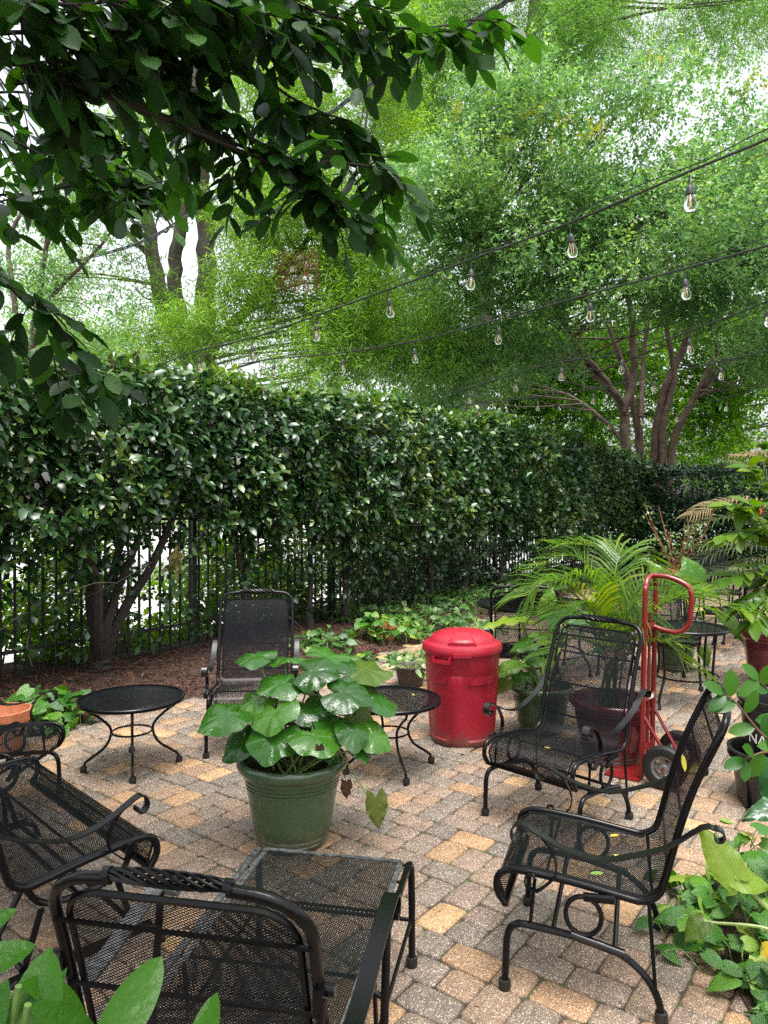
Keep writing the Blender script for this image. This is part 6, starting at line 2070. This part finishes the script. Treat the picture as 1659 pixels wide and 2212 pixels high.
lance((460, 2138, 1.1), (400, 2420, 1.0), (-.3, -1, .5), 1.0)
lance((250, 2290, 1.05), (60, 2170, .98), (.2, -.5, 1), 1.0)
lance((30, 1960, 1.25), (-140, 2080, 1.2), (.2, -.7, .7), .9)
lance((10, 2120, 1.0), (-100, 2400, .95), (.2, -1, .4), 1.0)

# plants in the mulch bed
def bed_plant(label, t, off, n, rad, size, mat, h, pot=None):
    c = on_bed(t, off)
    root = thing('bed_plant', label, 'plant', c)
    def f(i):
        a = random.uniform(0, 6.28); r_ = rad * math.sqrt(random.random())
        return Vector((r_ * math.cos(a), r_ * math.sin(a) * .8, 0)), h * random.uniform(.25, 1.0) * (1 - .5 * r_ / rad)
    leaf_patch(root, n, f, size, mat, h, individual=(n <= 120))
    if pot:
        mb = MB(); mb.lathe([(0, .0), (.10, .0), (.14, .15), (.155, .152), (.157, .18), (.145, .18), (.13, .12), (0, .12)], 28); mb.build('pot', M[pot], root, angle=40)
def bed_px(px, py):
    q = G(px, py, .06); return hb_inv(q.x, q.y)
for lab, px, py, n, rad, size, mat, h, pot in [
    ('bright green leafy plant around a tan bowl in the mulch bed', 835, 1375, 110, .42, (.08, .14), 'pothos', .42, 'terracotta'),
    ('low leafy plant in the mulch right behind the glossy pot plant', 700, 1400, 90, .40, (.07, .13), 'pothos_dim', .30, None),
    ('ground cover in the mulch just left of the red can', 905, 1420, 110, .40, (.06, .11), 'pothos_dim', .18, None),
    ('dim ground cover under the hedge beyond the red can', 955, 1350, 260, .9, (.07, .12), 'pothos_dim', .22, None),
    ('sparse ground cover at the foot of the hedge in the middle', 800, 1340, 150, .7, (.07, .12), 'pothos_dim', .25, None),
    ('yellowish seedling clump near the mulch edge', 770, 1420, 50, .25, (.06, .10), 'pothos', .16, None)]:
    t_, o_ = bed_px(px, py)
    bed_plant(lab, t_, o_, n, rad, size, mat, h, pot)
# pothos clump at left with terracotta pot
c = G(100, 1570)
t_, o_ = hb_inv(c.x, c.y)
bed_plant('leafy green and yellow plant beside the terracotta pot at left', t_, min(o_, bed_edge(t_) - .1), 100, .34, (.09, .15), 'pothos', .36)
q = D(5, 1535, 4.95)
tp = thing('flower_pot', 'orange terracotta pot behind the armchair at the left edge', 'pot', (q.x, 4.95, 0))
mb = MB(); mb.lathe([(0, 0), (.12, 0), (.165, .22), (.180, .222), (.184, .29), (.170, .292), (.160, .23), (.145, .17), (0, .17)], 40); mb.build('pot', M['terracotta'], tp, angle=40)
mb = MB(); mb.lathe([(0, .19), (.15, .19)], 24); mb.build('soil', M['soil'], tp)
for i in range(9):
    a = random.uniform(0, 6.28)
    place_leaf(hleaf('pothos'), 'leaf', None, tp, (.1 * math.cos(a), .1 * math.sin(a), .22), (math.cos(a), math.sin(a), .3), (0, -.3, 1), random.uniform(.05, .08))
# long low ground cover along far part of the bed
gc = thing('ground_cover', 'long dark ground cover along the far mulch bed under the hedge', 'plant', HB(8, .6))
def f(i):
    t = random.uniform(4.5, 12); off = random.uniform(-.2, bed_edge(t) - .05)
    return on_bed(t, off) - HB(8, .6), random.uniform(.04, .22)
leaf_patch(gc, 900, f, (.07, .12), 'pothos_dim', .2, individual=False)

# litter on the pavers
n = 420
pos = np.array([(random.uniform(-2.2, 3.2), 1.6 + 5.5 * random.random() ** 1.4, .004) for i in range(n)])
d_ = unit(n); d_[:, 2] *= .05
scatter('leaf_litter', *CHIP, pos, frames(d_, np.array([0, 0, 1]) + .2 * unit(n)), rng.uniform(.006, .022, n), M['chip'], patio, 'stuff')
# ------------------------------------------------------------------ fallen leaves
def fallen(label, pos, mat, L, rz, tilt=(0, 0), w=.2):
    mb = MB(); v, f_ = oval_leaf(w, .06, -.12, 6); mb.add([(a * L, b_ * L, c_ * L) for a, b_, c_ in v], f_)
    o = mb.build('fallen_leaf', M[mat], None)
    o.location = pos; o.rotation_euler = (tilt[0], tilt[1], rz)
    tag(o, label, 'leaf', 'fallen leaves')
Ma = chair_a.matrix_basis.copy() if False else (Matrix.Translation(chair_a.location) @ Matrix.Rotation(chair_a.rotation_euler.z, 4, 'Z'))
def seat_pt(x, y): return Ma @ Vector((x, y, .395 - .0 + (-.06 * (y + .02)) + .008))
fallen('yellow leaf at the back edge of the front right chair seat, middle one', seat_pt(.02, .12), 'yellow_leaf', .035, 1.0)
fallen('pale yellow leaf on the front right chair seat, nearest the camera', seat_pt(-.17, .10), 'yellow_leaf', .05, 2.2)
fallen('pale green-yellow leaf on the front right chair seat, farthest from the camera', seat_pt(.16, .06), 'green_fallen', .06, 2.0)
fallen('yellow leaf stuck on the backrest of the front right chair', Ma @ Vector((.06, .325, .745)), 'yellow_leaf', .06, .5, (R(70), 0))
q = G(1190, 1618, .405)
fallen('tiny straw-coloured leaf on the facing armchair seat', (q.x, q.y, .408), 'yellow_leaf', .035, 1.2, w=.1)
q = G(300, 1652)
fallen('green leaf on the pavers under the left mesh table', (q.x, q.y, .006), 'green_fallen', .09, 1.8)
q = G(895, 1503, .447)
fallen('small pale leaf on the mesh table by the red can', (q.x, q.y, .449), 'yellow_leaf', .03, .4)
q = G(1585, 1782)
fallen('green leaf on the pavers behind the front right chair', (q.x, q.y, .006), 'green_fallen', .07, .9, w=.35)
q = G(1113, 2006)
fallen('small brown leaf on the pavers right of the chaise', (q.x, q.y, .005), 'leaf_brown', .03, 1.2)
q = G(285, 2185)
fallen('brown leaf on the pavers at the lower left', (q.x, q.y, .005), 'dead_leaf', .05, .3)
